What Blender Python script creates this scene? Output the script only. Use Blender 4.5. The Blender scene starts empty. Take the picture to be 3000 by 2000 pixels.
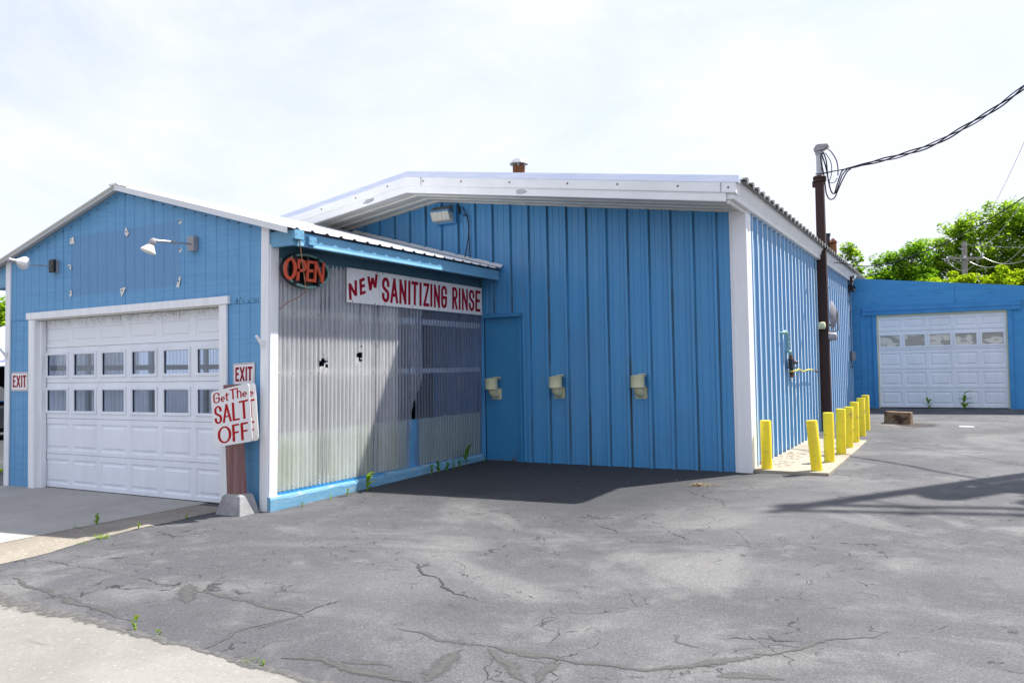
import bpy, bmesh, math, random
from mathutils import Vector, Matrix

R = math.radians
random.seed(11)
SC = bpy.context.scene
COL = SC.collection
Vc = Vector
BASE = {}


# ---------------------------------------------------------------- geometry helpers
class MB:
    """collects faces, builds ONE mesh object"""

    def __init__(s):
        s.v = []; s.f = []; s.m = []; s.k = 0

    def mat(s, k):
        s.k = k
        return s

    def face(s, pts):
        n = len(s.v)
        s.v += [Vc(p) for p in pts]
        s.f.append(list(range(n, n + len(pts)))); s.m.append(s.k)

    def box(s, x0, x1, y0, y1, z0, z1):
        n = len(s.v)
        s.v += [Vc((x, y, z)) for z in (z0, z1) for y in (y0, y1) for x in (x0, x1)]
        for q in ((0, 2, 3, 1), (4, 5, 7, 6), (0, 1, 5, 4), (2, 6, 7, 3), (0, 4, 6, 2), (1, 3, 7, 5)):
            s.f.append([n + i for i in q]); s.m.append(s.k)

    def obox(s, c, ax, ay, az):
        """box about c with half-axis vectors"""
        c, ax, ay, az = Vc(c), Vc(ax), Vc(ay), Vc(az)
        n = len(s.v)
        s.v += [c + ax * i + ay * j + az * k for k in (-1, 1) for j in (-1, 1) for i in (-1, 1)]
        for q in ((0, 2, 3, 1), (4, 5, 7, 6), (0, 1, 5, 4), (2, 6, 7, 3), (0, 4, 6, 2), (1, 3, 7, 5)):
            s.f.append([n + i for i in q]); s.m.append(s.k)

    def prism(s, pts, vec):
        vec = Vc(vec); a = [Vc(p) for p in pts]; b = [p + vec for p in a]
        s.face(a); s.face(b[::-1])
        for i in range(len(a)):
            j = (i + 1) % len(a)
            s.face([a[i], b[i], b[j], a[j]])

    def loft(s, rows, closed=False):
        """rows: list of equal-length point rows, shared vertices"""
        n = len(s.v); w = len(rows[0])
        for r in rows: s.v += [Vc(p) for p in r]
        for i in range(len(rows) - 1):
            for j in range(w if closed else w - 1):
                k = (j + 1) % w
                s.f.append([n + i * w + j, n + i * w + k, n + (i + 1) * w + k, n + (i + 1) * w + j]); s.m.append(s.k)

    def tube(s, pts, r, n=8, cap=True):
        P = [Vc(p) for p in pts]; rows = []
        t0 = (P[1] - P[0]).normalized()
        u = t0.orthogonal().normalized()
        for i, p in enumerate(P):
            t = (P[min(i + 1, len(P) - 1)] - P[max(i - 1, 0)]).normalized()
            u = (u - t * u.dot(t)).normalized(); w = t.cross(u)
            rr = r[i] if isinstance(r, (list, tuple)) else r
            rows.append([p + (u * math.cos(2 * math.pi * a / n) + w * math.sin(2 * math.pi * a / n)) * rr for a in range(n)])
        s.loft(rows, True)
        if cap:
            s.face(rows[0][::-1]); s.face(rows[-1])

    def lathe(s, o, axis, prof, n=24):
        """prof: (radius, distance along axis)"""
        o = Vc(o); t = Vc(axis).normalized(); u = t.orthogonal().normalized(); w = t.cross(u); rows = []
        for r, h in prof:
            r = max(r, 1e-4)
            rows.append([o + t * h + (u * math.cos(2 * math.pi * a / n) + w * math.sin(2 * math.pi * a / n)) * r for a in range(n)])
        s.loft(rows, True)
        s.face(rows[0][::-1]); s.face(rows[-1])

    def build(s, name, mats, parent=None, loc=None, smooth=None, xf=None, bevel=0, solid=True, label=None, weld=False):
        if not isinstance(mats, (list, tuple)): mats = [mats]
        base = BASE[parent.name] if parent is not None else Vc(loc or (0, 0, 0))
        me = bpy.data.meshes.new(name)
        vv = [xf(p) for p in s.v] if xf else s.v
        me.from_pydata([tuple(p - base) for p in vv], [], s.f)
        for m in mats: me.materials.append(m)
        me.polygons.foreach_set('material_index', s.m)
        if solid or bevel or weld:
            bm = bmesh.new(); bm.from_mesh(me)
            bmesh.ops.remove_doubles(bm, verts=bm.verts, dist=1e-5)
            if solid: bmesh.ops.recalc_face_normals(bm, faces=bm.faces)
            if bevel:
                ed = [e for e in bm.edges if len(e.link_faces) == 2 and e.calc_face_angle(0) > 0.6]
                bmesh.ops.bevel(bm, geom=ed, offset=bevel, segments=2, affect='EDGES', profile=.6)
            bm.to_mesh(me); bm.free()
        if smooth is not None:
            me.shade_smooth(); me.set_sharp_from_angle(angle=R(smooth))
        o = bpy.data.objects.new(name, me); COL.objects.link(o)
        if parent is not None:
            o.parent = parent
        else:
            o.location = base
        BASE[o.name] = base
        if label: o['label'] = label
        return o


def tag(o, label, cat, group=None):
    o['label'] = label; o['category'] = cat
    if group: o['group'] = group
    return o


def thing(name, label, cat, loc, group=None):
    o = bpy.data.objects.new(name, None); o.empty_display_size = .2
    COL.objects.link(o); o.location = loc; BASE[o.name] = Vc(loc)
    return tag(o, label, cat, group)


def structure(o, kind='structure'):
    o['kind'] = kind
    return o


def copy_thing(root, loc, label, scale=None, rot=None):
    r = root.copy(); COL.objects.link(r); r.location = loc; r['label'] = label
    if rot: r.rotation_euler = rot
    if scale: r.scale = scale
    for ch in list(root.children):
        c = ch.copy(); COL.objects.link(c); c.parent = r
        for g in list(ch.children):
            d = g.copy(); COL.objects.link(d); d.parent = c
    return r


# ---------------------------------------------------------------- materials
def newmat(name):
    m = bpy.data.materials.new(name); m.use_nodes = True
    nt = m.node_tree
    for n in list(nt.nodes): nt.nodes.remove(n)
    out = nt.nodes.new('ShaderNodeOutputMaterial')
    return m, nt, out


def nd(nt, t, **kw):
    n = nt.nodes.new('ShaderNode' + t)
    for k, v in kw.items():
        if k in n.inputs: n.inputs[k].default_value = v
        else: setattr(n, k, v)
    return n


def lk(nt, a, b): nt.links.new(a, b)


def math_n(nt, op, a, b=None, c=None, clamp=False):
    n = nt.nodes.new('ShaderNodeMath'); n.operation = op; n.use_clamp = clamp
    for i, x in enumerate((a, b, c)):
        if x is None: continue
        if isinstance(x, (int, float)): n.inputs[i].default_value = x
        else: nt.links.new(x, n.inputs[i])
    return n.outputs[0]


def mix_c(nt, fac, a, b, mode='MIX'):
    n = nt.nodes.new('ShaderNodeMix'); n.data_type = 'RGBA'; n.blend_type = mode
    for sock, x in ((n.inputs[0], fac), (n.inputs[6], a), (n.inputs[7], b)):
        if isinstance(x, (int, float)): sock.default_value = x
        elif isinstance(x, tuple): sock.default_value = (*x, 1) if len(x) == 3 else x
        else: nt.links.new(x, sock)
    return n.outputs[2]


def pos(nt, scale=(1, 1, 1), src='world'):
    if src == 'world': o = nt.nodes.new('ShaderNodeNewGeometry').outputs['Position']
    else: o = nt.nodes.new('ShaderNodeTexCoord').outputs['Object']
    mp = nt.nodes.new('ShaderNodeMapping'); mp.inputs['Scale'].default_value = scale
    nt.links.new(o, mp.inputs['Vector'])
    return mp.outputs[0]


def noise(nt, vec, scale=1, detail=4, rough=.6, dist=0):
    n = nd(nt, 'TexNoise', Scale=scale, Detail=detail, Roughness=rough, Distortion=dist)
    nt.links.new(vec, n.inputs['Vector'])
    return n.outputs['Fac']


def ramp(nt, fac, a, b, lo=0., hi=1.):
    n = nt.nodes.new('ShaderNodeMapRange'); n.clamp = True
    n.interpolation_type = 'SMOOTHSTEP'
    nt.links.new(fac, n.inputs[0])
    for i, x in ((1, a), (2, b), (3, lo), (4, hi)): n.inputs[i].default_value = x
    return n.outputs[0]


def principled(nt, out, col, rough=.6, metal=0, spec=.5, bump=None, bstr=.3, bdist=.01):
    b = nt.nodes.new('ShaderNodeBsdfPrincipled')
    if isinstance(col, tuple): b.inputs['Base Color'].default_value = (*col, 1)
    else: nt.links.new(col, b.inputs['Base Color'])
    if isinstance(rough, (int, float)): b.inputs['Roughness'].default_value = rough
    else: nt.links.new(rough, b.inputs['Roughness'])
    b.inputs['Metallic'].default_value = metal
    b.inputs['Specular IOR Level'].default_value = spec
    if bump is not None:
        bp = nt.nodes.new('ShaderNodeBump'); bp.inputs['Strength'].default_value = bstr; bp.inputs['Distance'].default_value = bdist
        nt.links.new(bump, bp.inputs['Height']); nt.links.new(bp.outputs[0], b.inputs['Normal'])
    nt.links.new(b.outputs[0], out.inputs[0])
    return b


def feathered(name, c1, c2, rough, lo, hi, amp=1.2, sc=6):
    m, nt, out = newmat(name)
    at = nt.nodes.new('ShaderNodeAttribute'); at.attribute_name = 'core'
    e = math_n(nt, 'ADD', at.outputs['Fac'], math_n(nt, 'MULTIPLY', math_n(nt, 'SUBTRACT', noise(nt, pos(nt), sc, 6, .7), .5), amp))
    c = mix_c(nt, ramp(nt, noise(nt, pos(nt), 22, 4, .7), .35, .7), c1, c2)
    b = principled(nt, out, c, rough, 0, .35, noise(nt, pos(nt), 45, 3, .6), .4, .005)
    tr = nt.nodes.new('ShaderNodeBsdfTransparent'); mx = nt.nodes.new('ShaderNodeMixShader')
    lk(nt, math_n(nt, 'MULTIPLY', ramp(nt, e, lo, hi), .92), mx.inputs[0]); lk(nt, tr.outputs[0], mx.inputs[1]); lk(nt, b.outputs[0], mx.inputs[2]); lk(nt, mx.outputs[0], out.inputs[0])
    return m


def paint(name, c1, c2=None, rough=.55, metal=0, scale=3, stretch=(1, 1, 1), lo=.35, hi=.7, spot=None, spot_lo=.66, spot_hi=.7,
          spot_scale=14, spot_stretch=(1, 1, 1), bump=.0, bscale=60, bstretch=(1, 1, 1), spec=.4, src='world'):
    """two-tone noise paint with optional chips / rust spots and fine bump"""
    m, nt, out = newmat(name)
    c2 = c2 or tuple(x * .8 for x in c1)
    c = mix_c(nt, ramp(nt, noise(nt, pos(nt, stretch, src), scale, 5, .65), lo, hi), c1, c2)
    if spot:
        c = mix_c(nt, ramp(nt, noise(nt, pos(nt, spot_stretch, src), spot_scale, 6, .7), spot_lo, spot_hi), c, spot)
    h = noise(nt, pos(nt, bstretch, src), bscale, 3, .6) if bump else None
    principled(nt, out, c, rough, metal, spec, h, bump, .004)
    return m


MAT = {}


def schlick(nt, f0=.042):
    lw = nt.nodes.new('ShaderNodeLayerWeight'); lw.inputs[0].default_value = .5
    return math_n(nt, 'ADD', f0, math_n(nt, 'MULTIPLY', math_n(nt, 'POWER', lw.outputs['Facing'], 5.0), 1 - f0), clamp=True)



def mats():
    W = MAT
    # ---- grooved plywood siding of the bay
    m, nt, out = newmat('bay_siding_paint')
    p = nt.nodes.new('ShaderNodeNewGeometry').outputs['Position']
    sx = nt.nodes.new('ShaderNodeSeparateXYZ'); nt.links.new(p, sx.inputs[0])
    a = noise(nt, pos(nt, (9, 9, .7)), 1.2, 6, .7)
    b = noise(nt, pos(nt, (.8, .8, 26)), 1.5, 4, .6)
    c = mix_c(nt, ramp(nt, a, .3, .72), (.118, .315, .555), (.152, .365, .585))
    c = mix_c(nt, ramp(nt, b, .35, .7, 0, .55), c, (.098, .27, .50))
    # faint unfaded rectangle where a sign used to hang
    mk = math_n(nt, 'MULTIPLY', ramp(nt, sx.outputs[0], -11.27, -11.23), ramp(nt, sx.outputs[0], -8.84, -8.88))
    mk = math_n(nt, 'MULTIPLY', mk, math_n(nt, 'MULTIPLY', ramp(nt, sx.outputs[2], 2.79, 2.83), ramp(nt, sx.outputs[2], 3.70, 3.64)))
    c = mix_c(nt, math_n(nt, 'MULTIPLY', mk, .62), c, (.128, .250, .45))
    d = noise(nt, pos(nt, (40, 40, 1.6)), 1.0, 5, .75)
    c = mix_c(nt, ramp(nt, d, .61, .72, 0, .7), c, (.05, .12, .21))
    d2 = noise(nt, pos(nt, (6, 6, 3.5)), 1.3, 6, .75)
    c = mix_c(nt, ramp(nt, d2, .70, .76, 0, .5), c, (.20, .40, .58))
    principled(nt, out, c, .6, 0, .35, a, .35, .006)
    W['bay'] = m
    # ---- factory metal siding
    for nm, c1, c2, rg in (('hall', (.047, .255, .53), (.062, .27, .53), .40), ('hall_side', (.055, .255, .52), (.078, .285, .53), .24)):
        m, nt, out = newmat(nm + '_metal_paint')
        a = noise(nt, pos(nt, (5, 5, .5)), 1.1, 5, .65)
        b = noise(nt, pos(nt, (.6, .6, .35)), 1.6, 3, .55)
        c = mix_c(nt, ramp(nt, a, .3, .7), c1, c2)
        c = mix_c(nt, ramp(nt, b, .45, .75, 0, .4), c, (.070, .190, .36))
        sp = noise(nt, pos(nt, (1, 1, 1)), 46, 3, .7)
        c = mix_c(nt, ramp(nt, sp, .64, .72, 0, .22), c, (.10, .17, .25))
        g = noise(nt, pos(nt, (3, 3, .16)), 2.2, 5, .7)
        c = mix_c(nt, ramp(nt, g, .58, .74, 0, .5), c, (.13, .235, .34))
        bs = principled(nt, out, c, rg, 0, .5 if nm == 'hall' else .9, noise(nt, pos(nt, (1.6, 1.6, .8)), 2.2, 3, .5), .30, .03)
        if nm == 'hall_side':
            bs.inputs['Sheen Weight'].default_value = 1.0; bs.inputs['Sheen Roughness'].default_value = .35; bs.inputs['Sheen Tint'].default_value = (.9, .95, 1, 1)
        W[nm] = m
    W['rib_grime_shade'] = paint('rib_side_grime_shade', (.042, .215, .44), (.035, .12, .21), .55, 0, 1.4, (4, 4, .35), lo=.36, hi=.62, spot=(.045, .065, .075), spot_scale=2.2, spot_stretch=(3, 3, .22), spot_lo=.50, spot_hi=.64)  # right rib flanks: grime together with painted shade, to sharpen the ribs
    W['crumbs'] = feathered('edge_crumbs', (.075, .075, .078), (.14, .135, .13), .9, .30, .72, 1.5, 14)
    W['annex'] = paint('annex_board_paint', (.044, .255, .55), (.058, .29, .58), .6, 0, 1.5, (.7, .7, 7), bump=.5, bscale=9, bstretch=(1, 1, 9),
                       spot=(.018, .10, .25), spot_scale=2.6, spot_stretch=(1, 1, 13), spot_lo=.57, spot_hi=.68)
    W['annex_trim'] = paint('annex_trim_paint', (.047, .265, .57), (.038, .215, .49), .55, 0, 2, (1, 1, 1), spot=(.02, .05, .10), spot_lo=.69, spot_hi=.72)
    W['fascia_blue'] = paint('fascia_blue_paint', (.15, .36, .54), (.12, .31, .50), .5, 0, 1.5, (2, 2, 2), spot=(.30, .52, .66), spot_lo=.72, spot_hi=.78)
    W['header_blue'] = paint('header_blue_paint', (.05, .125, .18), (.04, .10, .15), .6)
    W['sill_blue'] = paint('sill_blue_paint', (.17, .37, .53), (.115, .29, .45), .7, 0, 5, (1, .5, 6), spot=(.42, .42, .40), spot_scale=6, spot_stretch=(1, .6, 7),
                           spot_lo=.58, spot_hi=.63, bump=.6, bscale=10, bstretch=(1, .5, 7))
    W['door_blue'] = paint('door_blue_paint', (.036, .205, .42), (.045, .225, .43), .40, 0, 1.4, spot=(.10, .13, .16), spot_scale=8, spot_lo=.70, spot_hi=.73)
    # ---- whites
    W['white_wood'] = paint('white_trim_paint', (.83, .845, .87), (.74, .755, .78), .6, 0, 2, (6, 6, .7), spot=(.36, .33, .30), spot_scale=7, spot_stretch=(5, 5, .9),
                            spot_lo=.68, spot_hi=.74, bump=.3, bscale=14, bstretch=(4, 4, .5))
    W['white_metal'] = paint('white_metal_trim', (.82, .83, .84), (.74, .75, .755), .4, 0, 1.2, spot=(.30, .26, .20), spot_scale=9, spot_lo=.74, spot_hi=.77)
    W['corner_metal'] = paint('white_corner_metal', (.80, .81, .84), (.72, .73, .76), .4, 0, 1.2, (3, 3, .6), spot=(.40, .37, .31), spot_scale=5, spot_stretch=(7, 7, .8), spot_lo=.70, spot_hi=.75)
    W['soffit'] = paint('soffit_metal', (.66, .655, .62), (.54, .53, .48), .5, 0, 1.5, (1, 5, 5), spot=(.22, .18, .12), spot_scale=10, spot_stretch=(.6, 4, 4), spot_lo=.69, spot_hi=.74)
    W['cap'] = paint('gable_cap_metal', (.60, .66, .80), (.72, .75, .82), .3, .35, 2.5, (.6, 5, 5))
    W['roof_white'] = paint('bay_roof_metal', (.74, .75, .76), (.66, .67, .69), .35, .1, .8)
    W['roof_grey'] = paint('hall_roof_metal', (.30, .30, .29), (.20, .19, .18), .55, .3, 2, spot=(.16, .10, .06), spot_lo=.66, spot_hi=.72)
    W['rake_grey'] = paint('rake_edge_metal', (.42, .41, .37), (.34, .33, .29), .5, .2, 3)
    W['door_white'] = paint('overhead_door_paint', (.77, .81, .875), (.70, .735, .80), .38, 0, 1.1, (2.5, 1, .5), bump=.04, bscale=90)
    m, nt, out = newmat('overhead_door_mildew')
    p = nt.nodes.new('ShaderNodeNewGeometry').outputs['Position']
    sx = nt.nodes.new('ShaderNodeSeparateXYZ'); nt.links.new(p, sx.inputs[0])
    a = noise(nt, pos(nt, (34, 22, 24)), 1.0, 5, .75)
    lim = math_n(nt, 'ADD', math_n(nt, 'MULTIPLY', noise(nt, pos(nt, (9, 1, .5)), 1.3, 4, .7), .30), 2.20)
    band = math_n(nt, 'SUBTRACT', sx.outputs[2], lim)
    mk = math_n(nt, 'MULTIPLY', ramp(nt, band, 0, .20), ramp(nt, a, .42, .60))
    principled(nt, out, mix_c(nt, math_n(nt, 'MULTIPLY', mk, .75), (.77, .80, .845), (.17, .165, .15)), .45)
    W['door_mildew'] = m
    W['sign_white'] = paint('sign_board_white', (.77, .77, .775), (.72, .72, .73), .35, 0, 2)
    W['edge_white'] = paint('sign_edge', (.55, .55, .55), None, .5)
    W['letter_red'] = paint('vinyl_red', (.29, .003, .018), (.26, .003, .016), .5, 0, 3, spec=.15)
    W['letter_red2'] = paint('vinyl_bright_red', (.42, .004, .008), (.38, .004, .008), .5, spec=.15)
    W['open_red'] = paint('open_sign_letter', (.62, .085, .03), (.50, .06, .025), .45, 0, 6)
    W['open_ring'] = paint('open_sign_ring', (.22, .40, .36), (.14, .28, .27), .45, 0, 3)
    W['black'] = paint('black_plastic', (.012, .013, .016), (.02, .02, .024), .4)
    W['rubber'] = paint('black_rubber', (.012, .012, .013), None, .8)
    # ---- metals and small things
    W['galv'] = paint('galvanised_steel', (.45, .46, .48), (.34, .35, .37), .42, .55, 8)
    W['grey_box'] = paint('grey_junction_box', (.33, .33, .35), (.27, .27, .29), .5, .2, 6)
    W['dish'] = paint('dish_grey', (.22, .22, .25), (.18, .18, .21), .5)
    W['rust'] = paint('rusted_steel', (.20, .075, .03), (.10, .04, .02), .8, .1, 7, spot=(.34, .30, .25), spot_lo=.66, spot_hi=.7, spot_scale=5)
    W['cream'] = paint('cream_enamel', (.60, .61, .40), (.52, .53, .35), .42, 0, 3, spot=(.32, .28, .18), spot_lo=.70, spot_hi=.76)
    W['mast'] = paint('brown_mast_paint', (.038, .015, .013), (.029, .012, .011), .6, 0, 4, (2, 2, .4))
    W['yellow'] = paint('yellow_bollard_paint', (.86, .69, .02), (.78, .60, .025), .42, 0, 4, (1, 1, 1), spot=(.42, .34, .08), spot_lo=.59, spot_hi=.64, spot_scale=7, src='world')
    W['yellow_hose'] = paint('yellow_hose', (.58, .50, .06), None, .5)
    W['green_pipe'] = paint('green_pipe_paint', (.16, .33, .32), (.22, .38, .36), .5, 0, 12, spot=(.22, .10, .04), spot_lo=.66, spot_hi=.7)
    W['copper'] = paint('copper_rod', (.34, .17, .10), (.22, .10, .06), .5, .4, 12)
    W['cable'] = paint('black_cable', (.016, .017, .024), None, .5)
    W['wire_grey'] = paint('aluminium_wire', (.50, .50, .50), None, .4, .5)
    W['bulb'] = paint('frosted_bulb', (.80, .79, .70), (.72, .71, .62), .18, 0, 6)
    W['clear_bulb'] = paint('silvered_bulb', (.78, .78, .80), (.55, .56, .60), .08, .3, 5)
    W['post_red'] = paint('weathered_red_post', (.175, .072, .070), (.24, .155, .145), .75, 0, 2, (9, 9, .8), spot=(.06, .02, .02), spot_scale=5, spot_stretch=(3, 3, .7),
                          spot_lo=.64, spot_hi=.7, bump=.5, bscale=18, bstretch=(4, 4, .4))
    W['base_grey'] = paint('painted_concrete_base', (.22, .22, .23), (.34, .34, .34), .7, 0, 5, spot=(.22, .22, .22), spot_scale=9, spot_lo=.58, spot_hi=.64, bump=.5, bscale=22)
    W['block'] = paint('stained_concrete', (.24, .16, .095), (.17, .11, .065), .8, 0, 3, spot=(.06, .028, .016), spot_scale=3.4, spot_lo=.50, spot_hi=.60, bump=.5, bscale=30)
    W['prism'] = paint('prismatic_lens', (.62, .61, .54), (.42, .41, .36), .15, 0, 3, (22, 2, .6))
    W['oldmetal'] = paint('weathered_hood', (.15, .18, .20), (.11, .13, .15), .6, .1, 6)
    W['paper'] = paint('paper_litter', (.75, .75, .74), None, .8)
    W['scrap'] = paint('torn_sign_plastic', (.78, .78, .76), (.62, .60, .55), .5, 0, 14)
    W['screw'] = paint('screw_head', (.10, .075, .06), None, .6, .3)
    W['rustscrew'] = paint('rusty_screw', (.17, .075, .035), None, .7)
    W['bark'] = paint('bark', (.075, .058, .042), (.04, .03, .024), .9, 0, 4, (3, 3, .6))
    W['polewood'] = paint('utility_pole_wood', (.30, .27, .25), (.22, .20, .185), .85, 0, 3, (6, 6, .5))
    W['insul'] = paint('white_insulator', (.75, .76, .78), None, .25)
    W['straw'] = paint('dry_straw', (.34, .27, .17), (.26, .20, .13), .9)
    for nm, c1, c2, lo, hi in (('sealant', (.066, .066, .067), (.090, .088, .085), .25, .80), ('crack', (.028, .028, .029), (.048, .047, .047), .42, .80)):
        m, nt, out = newmat('pavement_' + nm)
        at = nt.nodes.new('ShaderNodeAttribute'); at.attribute_name = 'core'
        e = math_n(nt, 'ADD', at.outputs['Fac'], math_n(nt, 'MULTIPLY', math_n(nt, 'SUBTRACT', noise(nt, pos(nt), 26, 5, .75), .5), 1.5))
        e = math_n(nt, 'ADD', e, math_n(nt, 'MULTIPLY', math_n(nt, 'SUBTRACT', noise(nt, pos(nt), 3.0, 3, .6), .52), 1.1))
        c = mix_c(nt, ramp(nt, noise(nt, pos(nt), 30, 4, .7), .35, .7), c1, c2)
        b = principled(nt, out, c, .72, 0, .35, noise(nt, pos(nt), 45, 3, .6), .4, .005)
        tr = nt.nodes.new('ShaderNodeBsdfTransparent'); mx = nt.nodes.new('ShaderNodeMixShader')
        lk(nt, math_n(nt, 'MULTIPLY', ramp(nt, e, lo, hi), .92), mx.inputs[0]); lk(nt, tr.outputs[0], mx.inputs[1]); lk(nt, b.outputs[0], mx.inputs[2]); lk(nt, mx.outputs[0], out.inputs[0])
        W[nm] = m
    W['car_paint'] = paint('dark_car_paint', (.03, .032, .036), None, .15)
    W['chrome'] = paint('chrome', (.75, .75, .76), None, .08, 1)
    W['nb_roof'] = paint('neighbour_roof', (.34, .36, .45), (.30, .32, .40), .4, .2, 2)
    W['nb_blue'] = paint('neighbour_blue', (.03, .06, .30), None, .5)
    W['dark'] = paint('dark_interior', (.012, .012, .014), (.03, .03, .035), .9, 0, 1.5)
    W['plywood_in'] = paint('inside_boards', (.10, .11, .13), (.07, .075, .09), .9)
    W['girt'] = paint('painted_girt', (.50, .60, .64), (.40, .50, .56), .7, 0, 5)
    W['girt_stain'] = paint('stained_foam_closure', (.42, .36, .16), (.30, .24, .10), .8, 0, 9)
    W['panel_back'] = paint('kick_board_paint', (.42, .52, .44), (.34, .43, .38), .7, 0, 2, (1, 3, 1), spot=(.10, .20, .32), spot_lo=.66, spot_hi=.72, spot_scale=3)
    W['kick_blue'] = paint('kick_board_blue', (.10, .30, .52), (.08, .24, .45), .7)

    # ---- glass
    m, nt, out = newmat('window_glass')
    g = nd(nt, 'BsdfGlossy', Roughness=.02); g.inputs[0].default_value = (1, 1, 1, 1)
    t = nt.nodes.new('ShaderNodeBsdfTransparent'); t.inputs[0].default_value = (.78, .86, .95, 1)
    fr = schlick(nt)
    mx = nt.nodes.new('ShaderNodeMixShader')
    lk(nt, math_n(nt, 'ADD', math_n(nt, 'MULTIPLY', fr, 1.6), .02, clamp=True), mx.inputs[0]); lk(nt, t.outputs[0], mx.inputs[1]); lk(nt, g.outputs[0], mx.inputs[2])
    bp = nt.nodes.new('ShaderNodeBump'); bp.inputs['Strength'].default_value = .06; bp.inputs['Distance'].default_value = .02
    lk(nt, noise(nt, pos(nt), 3.2, 2, .5), bp.inputs['Height']); lk(nt, bp.outputs[0], g.inputs['Normal'])
    lk(nt, mx.outputs[0], out.inputs[0]); W['glass'] = m
    m, nt, out = newmat('annex_glass_reflections')
    v = noise(nt, pos(nt, (1, 1, 2)), 2.6, 3, .5, .8)
    c = mix_c(nt, ramp(nt, v, .44, .52), (.62, .60, .53), (.30, .29, .25))  # pale and dark blotches paint curvy reflections into the pane colour
    principled(nt, out, c, .12, 0, .8); W['annex_glass_reflections'] = m

    # ---- translucent corrugated plastic, three ages
    for nm, op, tint, wv in (('old', .74, (.98, .98, .99), .34), ('torn', .40, (.84, .86, .92), .2), ('clear', .25, (.60, .62, .68), .2), ('bright', .55, (.92, .94, 1.0), .1)):
        m, nt, out = newmat('corrugated_plastic_' + nm)
        tr = nt.nodes.new('ShaderNodeBsdfTransparent'); tr.inputs[0].default_value = (.84, .86, .92, 1)
        a = noise(nt, pos(nt, (1, 3, .5)), 2.0, 5, .65)
        c = mix_c(nt, ramp(nt, a, .35, .7), tint, tuple(x * .84 for x in tint))
        if nm != 'bright':
            sz = nt.nodes.new('ShaderNodeSeparateXYZ'); lk(nt, pos(nt), sz.inputs[0])
            al = math_n(nt, 'MULTIPLY', ramp(nt, math_n(nt, 'ADD', sz.outputs[2], math_n(nt, 'MULTIPLY', noise(nt, pos(nt, (1, 9, .8)), 1.6, 5, .7), .7)), 1.38, 1.02), ramp(nt, noise(nt, pos(nt, (1, 7, .5)), 1.4, 4, .7), .30, .62))
            c = mix_c(nt, math_n(nt, 'MULTIPLY', al, .5), c, (.64, .66, .48))
        df = nt.nodes.new('ShaderNodeBsdfDiffuse'); lk(nt, c, df.inputs[0])
        tl = nt.nodes.new('ShaderNodeBsdfTranslucent'); lk(nt, c, tl.inputs[0])
        m1 = nt.nodes.new('ShaderNodeMixShader'); m1.inputs[0].default_value = .70 if nm == 'bright' else .60
        lk(nt, df.outputs[0], m1.inputs[1]); lk(nt, tl.outputs[0], m1.inputs[2])
        m2 = nt.nodes.new('ShaderNodeMixShader')
        sk = noise(nt, pos(nt, (1, 26, .22)), 1.6, 5, .7)
        c = mix_c(nt, ramp(nt, sk, .50, .72, 0, .55 if nm != 'bright' else .1), c, tuple(x * .52 for x in tint))
        for q in (df, tl): lk(nt, c, q.inputs[0])
        b = noise(nt, pos(nt, (1, 2.2, .9)), 1.7, 6, .7)
        opn = math_n(nt, 'ADD', op - wv / 2, math_n(nt, 'MULTIPLY', b, wv))
        lk(nt, opn, m2.inputs[0]); lk(nt, tr.outputs[0], m2.inputs[1]); lk(nt, m1.outputs[0], m2.inputs[2])
        gl = nd(nt, 'BsdfGlossy', Roughness=.12); gl.inputs[0].default_value = (.9, .92, 1, 1)
        fr = schlick(nt)
        m3 = nt.nodes.new('ShaderNodeMixShader')
        lk(nt, fr, m3.inputs[0]); lk(nt, m2.outputs[0], m3.inputs[1]); lk(nt, gl.outputs[0], m3.inputs[2])
        lk(nt, m3.outputs[0], out.inputs[0]); W['plastic_' + nm] = m

    # ---- leaves
    for nm, c1, c2 in (('leaf', (.11, .26, .024), (.38, .53, .045)), ('leaf_dark', (.08, .22, .020), (.26, .44, .03)), ('leaf_yellow', (.18, .33, .016), (.46, .56, .03)), ('weed', (.14, .28, .02), (.36, .50, .03))):
        m, nt, out = newmat(nm)
        g = nt.nodes.new('ShaderNodeNewGeometry')
        c = mix_c(nt, g.outputs['Random Per Island'], c1, c2)
        df = nt.nodes.new('ShaderNodeBsdfDiffuse'); lk(nt, c, df.inputs[0])
        tl = nt.nodes.new('ShaderNodeBsdfTranslucent'); lk(nt, mix_c(nt, 1.0, c, (1.0, 1.0, .6), 'MULTIPLY'), tl.inputs[0])
        mx = nt.nodes.new('ShaderNodeMixShader'); mx.inputs[0].default_value = .62
        lk(nt, df.outputs[0], mx.inputs[1]); lk(nt, tl.outputs[0], mx.inputs[2]); lk(nt, mx.outputs[0], out.inputs[0])
        W[nm] = m

    # ---- asphalt
    m, nt, out = newmat('asphalt')
    big = noise(nt, pos(nt, (1, 1.5, 1)), .42, 5, .55, .6)
    mid = noise(nt, pos(nt), 2.6, 7, .68)
    fine = noise(nt, pos(nt), 62, 2, .6)
    vo = nd(nt, 'TexVoronoi', Scale=120.0); lk(nt, pos(nt), vo.inputs['Vector'])
    cell = nt.nodes.new('ShaderNodeSeparateColor'); lk(nt, vo.outputs['Color'], cell.inputs[0])
    c = mix_c(nt, ramp(nt, big, .42, .68), (.073, .074, .082), (.106, .107, .114))
    c = mix_c(nt, ramp(nt, mid, .5, .72, 0, .6), c, (.142, .142, .146))
    c = mix_c(nt, ramp(nt, mid, .44, .26, 0, .5), c, (.050, .050, .054))
    c = mix_c(nt, ramp(nt, noise(nt, pos(nt), 1.15, 5, .6, .8), .63, .74, 0, .5), c, (.036, .036, .039))
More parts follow.
